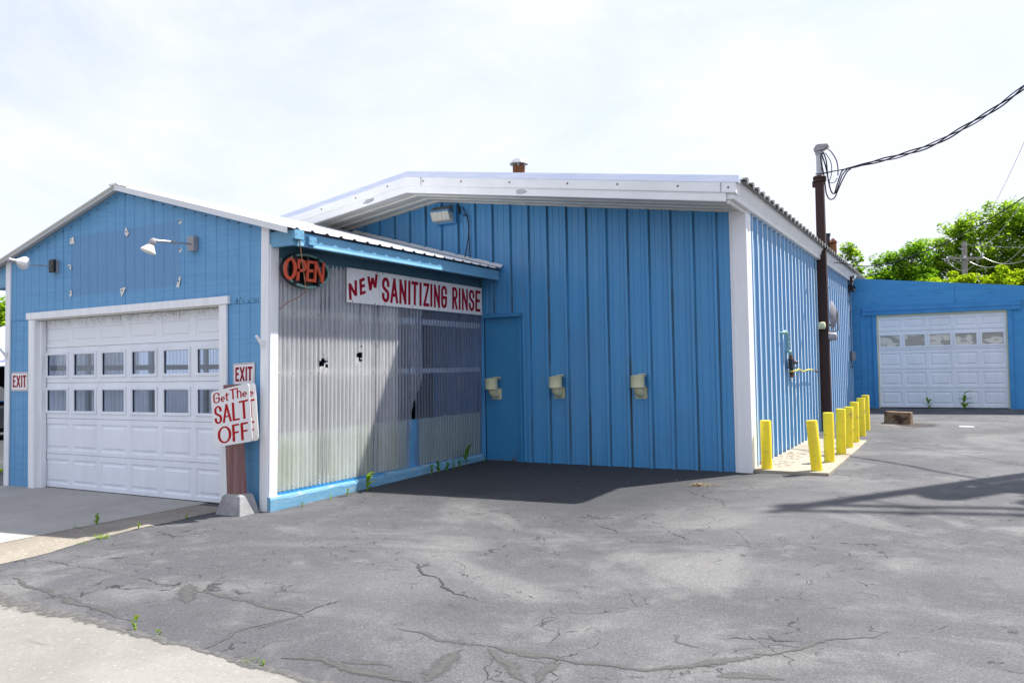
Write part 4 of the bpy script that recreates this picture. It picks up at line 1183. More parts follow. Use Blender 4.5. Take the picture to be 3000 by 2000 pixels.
def salt_board(y, dx, screws):
    TL, TR, BR, BL = (-7.952, 1.438), (-7.300, 1.546), (-7.246, .866), (-7.900, .772)

    def f(u, v, d):
        a = ((1 - u) * TL[0] + u * TR[0], (1 - u) * TL[1] + u * TR[1]); b = ((1 - u) * BL[0] + u * BR[0], (1 - u) * BL[1] + u * BR[1])
        return Vc((dx + b[0] * (1 - v) + a[0] * v, y - d, b[1] * (1 - v) + a[1] * v))
    m = MB(); pts = [f(u, v, 0) for u, v in rrect(0, 1, 0, 1, .06)]
    m.prism(pts, (0, .007, 0)); m.mat(1)
    if screws:
        for u, v in ((.475, .895), (.50, .10)): m.lathe(f(u, v, .0012), (0, -1, 0), [(.010, 0), (.007, .004)], 8)
    bd = m.build('sign_board', [MAT['sign_white'], MAT['galv']], o)
    m = MB()
    rows = [
        ('G', .060, .235, .775, .965, .040, .020), ('e', .255, .370, .775, .915, .034, .018), ('t', .375, .470, .775, .940, .036, .018),
        ('T', .500, .665, .780, .965, .040, .022), ('h', .680, .800, .780, .965, .034, .018), ('e', .815, .940, .780, .905, .034, .018),
        ('S', .065, .265, .405, .725, .062, .030), ('A', .275, .515, .405, .725, .058, .024), ('L', .535, .715, .405, .725, .062, .030), ('T', .715, .960, .405, .725, .062, .032),
        ('O', .120, .480, .045, .345, .068, .028), ('F', .505, .690, .045, .345, .066, .032), ('F', .725, .915, .045, .345, .066, .032)]
    word(m, rows, f, 0, .0010)
    m.build('lettering', MAT['letter_red2'], bd)


salt_board(6.640, 0, True); salt_board(6.788, -.055, False)

# sign remnants on the gable
sg = 'white scraps of a removed sign on the bay gable'
SCR = [('square white scrap at the top left of the faded sign patch', [(-11.255, 3.655), (-11.160, 3.675), (-11.155, 3.575), (-11.250, 3.575)]),
       ('kite shaped white scrap at the top edge of the faded patch', [(-9.985, 3.700), (-9.905, 3.615), (-9.905, 3.600), (-9.95, 3.560), (-10.00, 3.60)]),
       ('small round white washer at the top right corner of the faded sign patch', 'w', (-8.864, 3.650)),
       ('small round white washer just below the lamp arm on the bay gable', 'w', (-8.859, 3.278)),
       ('tall leaf shaped white scrap at the lower right of the faded patch', [(-8.845, 2.925), (-8.85, 2.86), (-8.885, 2.79), (-8.93, 2.80), (-8.90, 2.88), (-8.862, 2.935)]),
       ('triangular white scrap below the bottom edge of the faded patch', [(-10.105, 2.855), (-9.965, 2.865), (-10.075, 2.735)]),
       ('tiny crumpled white scrap at the lower left of the faded patch', [(-11.255, 2.905), (-11.215, 2.905), (-11.212, 2.835), (-11.235, 2.800), (-11.275, 2.83), (-11.25, 2.86)]),
       ('hooked pale scrap at the middle of the faded patch left edge', [(-11.33, 3.262), (-11.28, 3.285), (-11.235, 3.27), (-11.215, 3.235), (-11.235, 3.195), (-11.255, 3.225), (-11.27, 3.255)])]
for s in SCR:
    if s[1] == 'w':
        x, z = s[2]; m = MB(); m.lathe((x, BY - .001, z), (0, -1, 0), [(.030, 0), (.026, .006), (.013, .004)], 14); cx, cz = x, z
    else:
        cx = sum(p[0] for p in s[1]) / len(s[1]); cz = sum(p[1] for p in s[1]) / len(s[1])
        m = MB(); m.prism([(x, BY - .004 - .01 * (i % 2), z) for i, (x, z) in enumerate(s[1])], (0, -.004, 0))
    o = thing('sign_scrap', s[0], 'sign scrap', (cx, BY, cz), sg)
    m.build('plastic_piece', MAT['scrap'], o)
    m = MB(); m.lathe((cx, BY - .014, cz + .01), (0, -1, 0), [(.012, 0), (.008, .006)], 8); m.build('screw', MAT['screw'], o)

# ---------------------------------------------------------------- lamps, vents and fittings
o = thing('bent_arm_lamp', 'grey conduit arm lamp with a downward white bulb on the right of the gable', 'lamp', (-8.57, BY, 3.33))
m = MB(); m.box(-8.635, -8.515, BY - .075, BY - .002, 3.235, 3.425); m.build('junction_box', MAT['grey_box'], o, bevel=.006)
m = MB(); m.tube([(-8.575, BY - .07, 3.325), (-8.575, 6.60, 3.312)], .013, 10); m.tube([(-8.575, 6.62, 3.315), (-8.575, 6.575, 3.312)], .024, 10); m.tube([(-8.575, 6.575, 3.312), (-8.575, 6.38, 3.300)], .018, 10); m.tube([(-8.575, 6.39, 3.30), (-8.575, 6.33, 3.297)], .022, 10)
m.build('conduit_arm', MAT['galv'], o, smooth=50)
m = MB(); m.lathe((-8.575, 6.325, 3.315), (-.25, -.35, -1), [(.02, -.01), (.036, .01), (.040, .05), (.036, .085)], 16); m.tube([(-8.575, 6.34, 3.297), (-8.575, 6.31, 3.31)], .02, 8); m.build('socket', MAT['grey_box'], o, smooth=50)
m = MB(); m.lathe((-8.575, 6.325, 3.315), (-.25, -.35, -1), [(.034, .075), (.05, .10), (.090, .155), (.094, .165), (.085, .178), (.04, .188), (.0, .190)], 28); m.build('bulb', MAT['bulb'], o, smooth=50)
o = thing('straight_arm_lamp', 'straight arm lamp with a silvered bulb and a black box on the gable', 'lamp', (-11.57, BY, 3.28))
m = MB(); m.box(-11.665, -11.535, BY - .085, BY - .045, 3.185, 3.375); m.build('box_cover', MAT['black'], o, bevel=.012)
m = MB(); m.box(-11.66, -11.54, BY - .044, BY - .002, 3.19, 3.37); m.build('junction_box', MAT['grey_box'], o)
m = MB(); m.tube([(-11.60, BY - .08, 3.275), (-11.60, 6.36, 3.255)], .011, 10); m.tube([(-11.60, 6.36, 3.255), (-11.60, 6.30, 3.29)], .014, 8); m.build('conduit_arm', MAT['galv'], o, smooth=50)
m = MB(); m.lathe((-11.60, 6.27, 3.30), (-.05, 1, -.10), [(.03, -.03), (.034, 0), (.034, .06), (.03, .075)], 16); m.build('socket', MAT['grey_box'], o, smooth=50)
m = MB(); m.lathe((-11.60, 6.27, 3.30), (-.05, 1, -.10), [(.03, .07), (.045, .10), (.088, .17), (.098, .20), (.088, .225), (.04, .24), (.0, .242)], 28); m.build('bulb', MAT['clear_bulb'], o, smooth=50)


def flag_holder(x, z, s, label):
    o = thing('flagpole_holder', label, 'flagpole holder', (x, BY - .03, z), 'white flagpole holders on the bay corner boards')
    f = lambda p: lean(Vc(p))
    m = MB(); m.prism([f((x - .034, BY - .0275, z - .045)), f((x + .034, BY - .0275, z - .045)), f((x + .034, BY - .0275, z + .045)), f((x - .034, BY - .0275, z + .045))], (0, -.008, 0)); m.build('plate', MAT['white_metal'], o)
    a = lean(Vc((x, BY - .035, z - .01))); d = Vc((s * .02, -.62, .78)).normalized()
    m = MB(); m.tube([a, a + d * .07, a + d * .145], [.022, .016, .017], 12); m.lathe(a + d * .07, d, [(.016, -.012), (.021, 0), (.016, .012)], 12); m.tube([a + d * .09, a + d * .09 + Vc((.02, 0, .014))], .005, 6)
    m.build('socket_tube', MAT['white_metal'], o, smooth=50)


flag_holder(-7.318, 2.00, -1, 'angled flagpole holder on the right corner board beside the plastic wall')
flag_holder(-12.845, 2.00, -1, 'angled flagpole holder on the left corner board at the far edge of the bay')

VG = 'cream exhaust vents on the blue hall front'


def exhaust_vent(x, dz, plate, label):
    o = thing('exhaust_vent', label, 'vent', (x, MY, 1.25 + dz), VG)
    yp = MY - plate
    m = MB(); m.box(x - .098, x + .098, yp - .004, yp, 1.157 + dz, 1.345 + dz); m.mat(1)
    for i in (-1, 1):
        for k in (1.172, 1.33): m.lathe((x + .083 * i, yp - .004, k + dz), (0, -1, 0), [(.009, 0), (.006, .004)], 8)
    m.build('wall_plate', [MAT['cream'], MAT['rustscrew']], o)
    cx, cy = x + .012, MY - .185
    pts = []
    for i in range(9):
        a = R(90 * i / 8); pts.append((x + .012 * i / 8, yp - .02 - .13 * math.sin(a), 1.245 + dz + .095 * (1 - math.cos(a))))
    m = MB(); m.tube([(x, yp - .002, 1.245 + dz)] + pts, .073, 18); m.build('elbow', MAT['cream'], o, smooth=60)
    m = MB(); m.lathe((cx, cy, 1.335 + dz), (0, 0, 1), [(.100, 0), (.108, .002), (.108, .004), (.106, .012), (.106, .160), (.109, .166), (.109, .176), (.06, .192), (.0, .197)], 32); m.build('canister', MAT['cream'], o, smooth=35)
    m = MB(); m.box(x - .045, x + .085, cy + .06, yp - .002, 1.525 + dz, 1.531 + dz); m.box(x - .045, x + .085, yp - .010, yp - .006, 1.50 + dz, 1.545 + dz); m.build('bracket', MAT['cream'], o)


exhaust_vent(-6.985, -.020, -.010, 'flat topped cream exhaust vent on the blue steel door')
exhaust_vent(-5.778, 0, .006, 'middle cream exhaust vent just right of the blue door')
exhaust_vent(-4.372, 0, .006, 'rightmost cream exhaust vent, alone on the open blue siding')

o = thing('wall_pack_light', 'boxy wall light with a ribbed glass front under the hall peak', 'lamp', (-7.95, MY, 4.38))
m = MB(); m.box(-8.13, -7.70, MY - .10, MY - .002, 4.235, 4.56); m.build('housing', MAT['hall'], o, bevel=.01)
m = MB(); m.prism([(-8.15, MY - .10, 4.555), (-8.15, MY - .24, 4.475), (-8.15, MY - .24, 4.455), (-8.15, MY - .10, 4.455)], (.40, 0, 0)); m.build('hood', MAT['oldmetal'], o)
m = MB(); m.box(-8.165, -7.735, MY - .262, MY - .101, 4.436, 4.455); m.box(-8.12, -7.74, MY - .115, MY - .101, 4.236, 4.26); m.build('lens_frame', MAT['hall'], o)
m = MB(); m.prism([(-8.14, MY - .101, 4.434), (-8.14, MY - .245, 4.434), (-8.125, MY - .205, 4.285), (-8.11, MY - .101, 4.262)], (.37, 0, 0)); m.build('lens', MAT['prism'], o)
m = MB()
m.tube([(-7.61, MY - .01, 4.51), (-7.55, MY - .05, 4.45), (-7.49, MY - .06, 4.34), (-7.455, MY - .06, 4.22), (-7.448, MY - .06, 4.11), (-7.47, MY - .055, 3.95), (-7.52, MY - .05, 3.75), (-7.565, MY - .045, 3.585)], .009, 8)
m.tube([(-7.60, MY - .01, 4.37), (-7.54, MY - .04, 4.37), (-7.49, MY - .05, 4.32), (-7.463, MY - .055, 4.2), (-7.455, MY - .055, 4.0), (-7.452, MY - .05, 3.80), (-7.445, MY - .04, 3.555)], .008, 8)
m.tube([(-7.70, MY - .03, 4.53), (-7.665, MY - .03, 4.53), (-7.655, MY - .02, 4.40)], .014, 8)
tag(m.build('loose_cord', MAT['cable'], loc=(-7.5, MY, 4)), 'two loose black cords hanging down the hall wall onto the bay roof', 'cord')

# junction boxes and ground rod at the bay eave
for nm, b, lb in (('eave_junction_box', (-6.868, -6.80, 6.655, 6.80, 3.235, 3.335), 'upper blue junction box at the front end of the bay eave'), ('eave_junction_box', (-6.868, -6.825, 6.80, 6.92, 3.195, 3.29), 'lower blue junction box tucked behind the first at the bay eave')):
    x0, x1, y0, y1, z0, z1 = b; y0 += .36; y1 += .36
    if 'upper' in lb: y0 -= .12; y1 -= .12
    o = thing(nm, lb, 'junction box', ((x0 + x1) / 2, (y0 + y1) / 2, z0), 'blue junction boxes at the bay eave')
    m = MB(); m.box(x0 + .001, x1, y0, y1, z0, z1); m.build('box_body', MAT['fascia_blue'], o, bevel=.006)
    m = MB(); m.box(x1 + .0005, x1 + .006, y0 - .004, y1 + .004, z0 - .004, z1 + .004); m.mat(1)
    for y in (y0 + .02, y1 - .02): m.lathe((x1 + .006, y, (z0 + z1) / 2), (1, 0, 0), [(.008, 0), (.005, .004)], 6)
    m.build('cover', [MAT['fascia_blue'], MAT['rustscrew']], o)
m = MB(); m.tube([(-6.83, 7.00, 3.232), (-6.86, 7.08, 2.95), (-6.885, 7.165, 2.63)], [.007, .006, .005], 8); m.tube([(-6.885, 7.165, 2.63), (-6.98, 7.12, 2.56), (-7.10, 7.06, 2.50), (-7.20, 7.03, 2.42)], .005, 6)
tag(m.build('copper_rod', MAT['copper'], loc=(-6.85, 7.08, 3)), 'bare copper rod slanting down from the eave box across the OPEN sign', 'rod')

# gas pipe and regulator on the side wall
o = thing('gas_regulator', 'green pipe with a black regulator on the sunlit side wall', 'gas pipe', (HX1, 14.4, 1.5))
X = HX1 + .10
m = MB(); m.tube([(HX1, 14.0, 2.175), (X, 14.0, 2.18), (X, 14.10, 2.20), (X, 14.25, 2.185), (X, 14.30, 2.12), (X, 14.305, 1.94)], [.026, .026, .030, .030, .028, .022], 12)
m.tube([(X, 14.305, 1.95), (X, 14.31, 1.88), (X, 14.38, 1.86), (X, 14.50, 1.87), (X, 14.56, 1.85), (X, 14.57, 1.80)], [.018, .026, .026, .026, .024, .022], 12)
for z in (2.10, 2.02, 1.96): m.lathe((X, 14.305, z), (0, 0, 1), [(.028, -.012), (.034, -.008), (.034, .008), (.028, .012)], 14)
m.build('pipe', MAT['green_pipe'], o, smooth=50)
m = MB(); m.lathe((X, 14.57, 1.805), (0, 0, -1), [(.022, 0), (.030, .01), (.030, .05), (.042, .06), (.042, .085), (.025, .10), (.025, .16)], 12); m.build('union', MAT['rust'], o)
m = MB(); m.lathe((X, 14.60, 1.475), (0, 0, -1), [(.025, -.05), (.032, -.03), (.032, .05), (.02, .06)], 12); m.build('elbow', MAT['rust'], o)
m = MB(); m.box(X - .035, X + .035, 14.50, 14.66, 1.60, 1.735); m.lathe((X, 14.66, 1.68), (0, 1, .0), [(.045, -.06), (.055, 0), (.055, .07), (.05, .10), (.028, .11), (.028, .34), (.034, .35), (.034, .42)], 18); m.lathe((X, 14.58, 1.735), (0, 0, 1), [(.055, -.01), (.055, .01)], 14)
m.box(X - .04, X + .04, 14.46, 14.86, 1.575, 1.60); m.lathe((X, 14.60, 1.60), (0, 0, -1), [(.028, 0), (.028, .09), (.032, .10), (.032, .13)], 12); m.build('regulator', MAT['black'], o)
m = MB(); m.tube([(X + .0, 14.50, 1.525), (X + .02, 14.62, 1.53), (X + .03, 14.90, 1.53), (X + .04, 15.05, 1.56), (X + .04, 15.2, 1.54), (X + .04, 15.45, 1.51), (X + .04, 15.85, 1.53), (X + .04, 16.25, 1.54), (X + .04, 16.6, 1.525)], .014, 8)
m.build('hose', MAT['yellow_hose'], o, smooth=60)
m = MB(); m.tube([(X + .04, 16.6, 1.525), (X + .04, 16.95, 1.50)], .010, 8); m.lathe((X + .04, 16.95, 1.50), (0, 1, -.1), [(.018, 0), (.022, .10), (.014, .12)], 8); m.build('hose_end', MAT['rust'], o)

# the service mast with its fittings
o = thing('service_mast', 'tall brown steel mast with a grey weatherhead beside the hall wall', 'mast', (-2.6, 18.4, .18))
m = MB(); m.loft([[(-2.72, 18.32, .10), (-2.515, 18.32, .10), (-2.515, 18.50, .10), (-2.72, 18.50, .10)], [(-2.70, 18.32, 5.72), (-2.53, 18.32, 5.72), (-2.53, 18.48, 5.72), (-2.70, 18.48, 5.72)]], True)
m.face(m.v[4:8]); m.build('mast_tube', MAT['mast'], o)
for bx in ((-2.76, -2.70, 18.34, 18.46, 5.50, 5.62), (-2.755, -2.700, 18.30, 18.42, 2.95, 2.98), (-2.745, -2.705, 18.34, 18.46, 2.15, 2.40)):
    m = MB(); m.box(*bx); m.build('bracket', MAT['mast'], o)
m = MB(); m.lathe((-2.605, 18.40, 5.70), (0, 0, 1), [(.072, 0), (.070, .05), (.068, .52)], 20); m.build('conduit', MAT['galv'], o, smooth=50)
m = MB(); m.lathe((-2.605, 18.40, 6.20), (0, 0, 1), [(.085, 0), (.088, .03), (.085, .07)], 20)
m.prism([(-2.70, 18.30, 6.26), (-2.50, 18.30, 6.29), (-2.40, 18.30, 6.36), (-2.42, 18.30, 6.40), (-2.60, 18.30, 6.415), (-2.66, 18.30, 6.40), (-2.71, 18.30, 6.32)], (0, .20, 0)); m.build('weatherhead', MAT['grey_box'], o, bevel=.012)
m = MB(); m.lathe((-2.612, 18.40, 5.60), (0, 0, 1), [(.13, 0), (.14, .02), (.14, .05), (.12, .06), (.14, .07), (.14, .11), (.12, .13)], 16); m.build('clamp', MAT['mast'], o)
m = MB(); m.lathe((-2.525, 18.42, 2.225), (1, 0, 0), [(.10, 0), (.10, .05), (.085, .055), (.088, .12), (.075, .155), (.03, .17)], 20); m.build('meter_dome', MAT['grey_box'], o, smooth=45)
o = thing('satellite_dish', 'grey dish seen edge on behind the brown mast', 'satellite dish', (-2.52, 19.4, 2.8))
m = MB(); m.lathe((-2.47, 19.35, 2.735), (-1, 0, .0), [(.01, 0), (.16, .018), (.26, .055), (.33, .098), (.34, .104), (.33, .110), (.25, .07), (.15, .034), (.0, .015)], 28); m.build('reflector', MAT['dish'], o, smooth=50)
m = MB(); m.tube([(-2.56, 19.3, 2.52), (-2.72, 19.0, 2.50), (-2.86, 18.7, 2.50)], .02, 8); m.tube([(-2.45, 19.35, 2.83), (-2.45, 19.36, 2.4), (-2.70, 19.36, 2.35)], .022, 8); m.build('arm', MAT['galv'], o)
m = MB(); m.lathe((-2.775, 18.18, 2.455), (1, 0, .05), [(.045, 0), (.075, .02), (.078, .05), (.078, .20), (.05, .22)], 18); m.build('feed_horn', MAT['cream'], o, smooth=45)

# drip loops and service drop
m = MB()


def smooth_pts(P, n=5):
    P = [Vc(p) for p in P]; out = []
    for i in range(len(P) - 1):
        p0, p1, p2, p3 = P[max(i - 1, 0)], P[i], P[i + 1], P[min(i + 2, len(P) - 1)]
        for k in range(n):
            t = k / n
            out.append(.5 * ((2 * p1) + (p2 - p0) * t + (2 * p0 - 5 * p1 + 4 * p2 - p3) * t * t + (3 * p1 - p0 - 3 * p2 + p3) * t ** 3))
    return out + [P[-1]]


for i, L in enumerate(LOOPS):
    off = (.0, -.03 * (i % 3), 0)
    m.tube(smooth_pts([Vc(p) + Vc(off) for p in L]), (.014, .014, .012, .009, .014, .010)[i], 8)
A = Vc(SERVICE[0]) - Vc((.06, -.02, 0)); E = [Vc(p) for p in SERVICE]
d = (E[-1] - E[-2]); ext = [E[-1] + d * k + Vc((0, 0, .035 * k * k)) for k in (1, 2, 3)] + [Vc((3.25, 16.52, 8.4))]
line = smooth_pts([A] + E + ext, 16)
for ph in (0, 2.1, 4.2):
    pts = []
    for i, p in enumerate(line):
        t = (line[min(i + 1, len(line) - 1)] - line[max(i - 1, 0)]).normalized(); u = t.cross(Vc((0, 0, 1))).normalized(); w = u.cross(t)
        s = sum((line[j + 1] - line[j]).length for j in range(i)) if i else 0
        r = .034 * min(1, .2 + s); a = ph + s * 4.2
        pts.append(p + u * r * math.cos(a) + w * r * math.sin(a))
    m.tube(pts, .0145 if ph else .012, 7)
m.tube([(-2.60, 18.28, 5.62), LOOPS[5][1], A], .009, 6)
tag(m.build('service_cable', MAT['cable'], loc=(-2.2, 18.2, 5.8), smooth=60), 'thick twisted black cable with drip loops rising from the mast to the upper right', 'cable')
m = MB(); m.tube(smooth_pts([(-2.74, 20.6, 4.05)] + PHONE + [(1.7, 17.5, 5.05), (3.25, 16.5, 6.2)]), .011, 6)
tag(m.build('phone_line', MAT['cable'], loc=(0, 18.5, 4.2)), 'single thin black line sagging past the trees from the hall eave', 'cable')
# clutter at the far end of the eave and wall
o = thing('cable_bundle', 'tangle of black cables at the corner where the hall eave meets the annex', 'cable', (-2.62, 23.7, 3.8))
m = MB()
for i in range(9):
    p = [Vc((-2.66 + rnd.uniform(-.03, .1), 23.6 + rnd.uniform(-.25, .35), 4.0 - .13 * k + rnd.uniform(-.05, .05))) for k in range(4)]; m.tube(smooth_pts(p, 4), rnd.uniform(.012, .03), 6)
m.build('cables', MAT['cable'], o)
m = MB(); m.tube([(-2.68, 23.75, 3.6), (-2.69, 23.75, 2.0), (-2.68, 23.72, 1.9)], .012, 6); m.tube([(-2.68, 23.6, 1.98), (-2.66, 23.45, 1.72), (-2.66, 23.6, 1.52), (-2.66, 23.75, 1.55)], .010, 6); m.build('drop_wire', MAT['cable'], o)
m = MB(); m.box(-2.70, -2.58, 23.60, 23.78, 1.72, 1.95); m.build('terminal_box', MAT['grey_box'], o, bevel=.01)

# ---------------------------------------------------------------- bollards
BG = 'yellow bollards around the concrete slab'
proto = thing('bollard', 'yellow bollard standing alone against the ribbed side wall near the white corner', 'bollard', (-2.545, 11.98, .13), BG)
m = MB(); m.lathe((-2.545, 11.98, .13), (0, 0, 1), [(.078, -.06), (.078, .700), (.075, .708), (.066, .709)], 28); m.build('steel_tube', MAT['yellow'], proto, smooth=40)
m = MB(); m.lathe((-2.545, 11.98, .13), (0, 0, 1), [(.0655, .60), (.0655, .701)], 20); m.build('concrete_fill', MAT['conc_slab'], proto)
BL = [((-1.862, 12.02), 'yellow bollard leaning at the near outer corner of the slab', 1.0, (R(-1.5), R(-4.2), .4)),
      ((-1.844, 13.10), 'second yellow bollard along the slab edge, in front of the mast foot', 1.06, (0, R(-1.2), 1.9)),
      ((-1.816, 14.22), 'third yellow bollard along the slab edge, overlapping the one behind it', 1.05, (0, R(-1.4), 2.5)),
      ((-1.825, 15.28), 'fourth yellow bollard along the slab edge, partly hidden by the third', 1.01, (0, R(-1.6), 3.3)),
      ((-1.830, 16.29), 'fifth yellow bollard along the slab edge', 1.06, (0, R(-.6), 4.1)),
      ((-1.829, 17.44), 'sixth yellow bollard along the slab edge, next to last', 1.09, (0, R(-.8), 5.0)),
      ((-1.863, 18.62), 'farthest yellow bollard at the back end of the slab row', 1.10, (0, 0, 5.6))]
for (x, y), lb, s, rot in BL: copy_thing(proto, (x, y, .14 + (y - 12) * .006), lb, (1, 1, s), rot)

# concrete block with its stain, litter
o = MB(); o.loft([[(-1.64, 20.13, .20), (-1.08, 20.02, .20), (-1.04, 20.30, .20), (-1.60, 20.42, .20)], [(-1.63, 20.14, .53), (-1.09, 20.03, .515), (-1.05, 20.29, .515), (-1.59, 20.41, .53)]], True); o.face(o.v[4:8]); o.face(o.v[0:4])
tag(o.build('concrete_block', MAT['block'], loc=(-1.35, 20.2, .25), bevel=.015), 'rust stained concrete block lying on the asphalt before the annex door', 'block')
def blot(name, cx, cy, rx, ry, mat, dz):
    m = MB(); rows = []
    for k in (1.0, .75, .5, .25, .02):
        rows.append([(cx + rx * k * math.cos(a), cy + ry * k * math.sin(a), gz(cy + ry * k * math.sin(a)) + dz) for a in [2 * math.pi * i / 32 for i in range(32)]])
    m.loft(rows, True)
    o = structure(m.build(name, mat, solid=False))
    at = o.data.attributes.new('core', 'FLOAT', 'POINT'); at.data.foreach_set('value', [(0, .25, .5, .75, 1)[i // 32] for i in range(160)])


blot('dust_stain', -1.25, 19.9, 1.15, 1.25, feathered('pale_dust', (.17, .155, .14), (.12, .115, .11), .9, .25, .75, .9), .004)
blot('wet_stain', -.98, 19.85, .62, .62, feathered('damp_dirt', (.075, .055, .05), (.055, .042, .04), .35, .25, .6, .8), .008)
m = MB()
for i in range(70):
    a = rnd.random() * 6.3; r = abs(rnd.gauss(0, .07)); x, y = -3.09 + r * 1.5 * math.cos(a), 10.44 + r * math.sin(a); z = gz(y) + .004 + rnd.random() * .025
    b = rnd.random() * 6.3; l = rnd.uniform(.02, .06); m.obox((x, y, z), (l * math.cos(b), l * math.sin(b), rnd.uniform(-.01, .01)), (-.003 * math.sin(b), .003 * math.cos(b), 0), (0, 0, .002))
tag(m.build('straw_tuft', MAT['straw'], loc=(-3.09, 10.44, gz(10.44))), 'small tuft of dry straw lying on the asphalt in front of the white corner', 'debris')
m = MB()
for i in range(60):
    x, y = rnd.uniform(-2.66, -2.3), rnd.uniform(12.2, 14.5); z = .15 + (y - 12) * .006; b = rnd.random() * 6.3; l = rnd.uniform(.02, .05)
    m.obox((x, y, z), (l * math.cos(b), l * math.sin(b), 0), (-.003 * math.sin(b), .003 * math.cos(b), 0), (0, 0, .002))
o = m.build('wall_straw', MAT['straw'], loc=(-2.5, 13, .15)); o['kind'] = 'stuff'; tag(o, 'scattered dry straw on the slab along the foot of the ribbed wall', 'debris')
m = MB(); m.loft([[(-.14, 19.66, gz(19.6) + .008), (.14, 19.60, gz(19.6) + .010)], [(-.12, 19.78, gz(19.7) + .014), (.16, 19.72, gz(19.7) + .010)]])
tag(m.build('paper_scrap', MAT['paper'], loc=(0, 19.7, gz(19.7))), 'flat scrap of white paper on the asphalt right of the concrete block', 'litter')
# ---------------------------------------------------------------- weeds
def weed(x, y, h, n, label, mat='weed', spread=.5, lw=.16, grass=False, lean_dir=None):
    z = gz(y) + .003
    o = thing('grass_tuft' if grass else 'weed', label, 'grass' if grass else 'weed', (x, y, z), 'weeds in the pavement cracks')
    r2 = random.Random(int(x * 1000) + int(y * 77)); m = MB(); st = MB()
    if not grass:
        st.tube([(x, y, z - .01), (x + r2.uniform(-.02, .02), y + r2.uniform(-.02, .02), z + h * .55), (x + r2.uniform(-.03, .03), y + r2.uniform(-.03, .03), z + h * .95)], [.006, .004, .002], 5)
    for i in range(n):
        a = r2.random() * 6.3 if lean_dir is None else lean_dir + r2.uniform(-.9, .9); L = h * r2.uniform(.45, .8); w = L * (lw if not grass else .05)
        b = Vc((x, y, z + (h * .9 * i / n * r2.uniform(.7, 1) if not grass else 0)))
        if grass: b += Vc((r2.gauss(0, .05), r2.gauss(0, .03), 0))
        d = Vc((math.cos(a), math.sin(a), 0)); s = Vc((-math.sin(a), math.cos(a), 0)); rise = r2.uniform(.5, 1.3); rows = []
        for k in range(6):
            t = k / 5; wd = w * math.sin(math.pi * min(.97, .12 + t * .85)) * (1 if k % 2 == 0 or grass else .78)
            p = b + d * (L * spread * t) + Vc((0, 0, L * rise * (t - .55 * t * t)))
            rows.append([p - s * wd + Vc((0, 0, wd * .35)), p, p + s * wd + Vc((0, 0, wd * .35))])
        m.loft(rows)
    m.build('leaves', MAT[mat], o, solid=False)
    if not grass: st.build('stem', MAT[mat], o)
    return o


weed(-7.10, 8.50, .33, 9, 'bright tall weed with jagged leaves growing at the sill in the sunlight', 'weed', .55, .17, lean_dir=.6)
weed(-7.11, 8.12, .11, 7, 'small bright sprout at the sunlit sill, left of the tall weed')
weed(-7.12, 7.82, .09, 4, 'tiny bright two leaf sprout near the middle of the sunlit sill')
weed(-7.13, 7.33, .07, 5, 'lowest little sprout at the sill near the front corner post')
weed(-7.10, 10.02, .15, 8, 'first of the shaded dark weeds along the sill, left end of the cluster', 'leaf_dark')
weed(-7.10, 10.20, .22, 8, 'tallest of the shaded weeds in the sill cluster', 'leaf_dark')
weed(-7.10, 10.44, .19, 7, 'upright shaded weed in the middle of the sill cluster', 'leaf_dark')
weed(-7.10, 10.62, .16, 6, 'thin shaded weed right of the middle of the sill cluster', 'leaf_dark')
weed(-7.08, 10.76, .13, 9, 'bushy shaded weed at the right end of the sill cluster', 'leaf_dark')
weed(-7.12, 11.02, .30, 6, 'tall thin shaded weed on a bare stem close to the blue steel door', 'leaf_dark', .7)
weed(-7.05, 11.48, .12, 5, 'small shaded weed in the corner by the blue steel door', 'leaf_dark')
weed(-8.60, 5.60, .14, 6, 'leafy weed standing in the driveway joint', 'leaf_dark')
weed(-8.62, 5.36, .07, 14, 'low grass tuft in the driveway joint beside the leafy weed', 'leaf_dark', .8, grass=True)
weed(-7.84, 5.16, .13, 26, 'bright grass tuft where the pebbled strip meets the asphalt', 'weed', .8, grass=True)
weed(-7.80, 4.90, .07, 18, 'low sparse grass at the asphalt edge nearest the sidewalk', 'weed', .9, grass=True)
weed(-7.88, 5.62, .09, 4, 'two leaf sprout on the asphalt edge between the grass tuft and the door')
weed(-7.90, 6.25, .06, 4, 'tiny sprout on the asphalt edge nearest the sign foot')
weed(-4.90, 3.47, .10, 5, 'upright leaf weed at the sidewalk edge', 'weed', .4)
weed(-4.66, 3.46, .04, 6, 'tiny weed at the sidewalk edge right of the upright leaf weed')
weed(-3.76, 3.40, .06, 16, 'spreading bright grass clump at the sidewalk edge near the bottom of the view', 'weed', 1.2, grass=True)
weed(-3.62, 3.38, .035, 7, 'small round weed at the sidewalk edge just right of the grass clump')
weed(-.86, 24.05, .30, 8, 'small leafy weed left of centre before the annex door', 'leaf_dark', .7)
weed(-.04, 24.05, .46, 8, 'taller leafy weed right of centre before the annex door', 'leaf_dark', .7)
weed(-14.55, 7.7, .22, 40, 'long grass tuft beyond the left corner board', 'weed', .9, grass=True)


# ---------------------------------------------------------------- trees
def blob_pts(r2, c, r, n):
    out = []
    for _ in range(n):
        while True:
            p = Vc((r2.uniform(-1, 1), r2.uniform(-1, 1), r2.uniform(-1, 1)))
            if .30 < p.length < 1: break
        out.append(Vc(c) + Vc((p.x * r[0], p.y * r[1], p.z * r[2])))
    return out


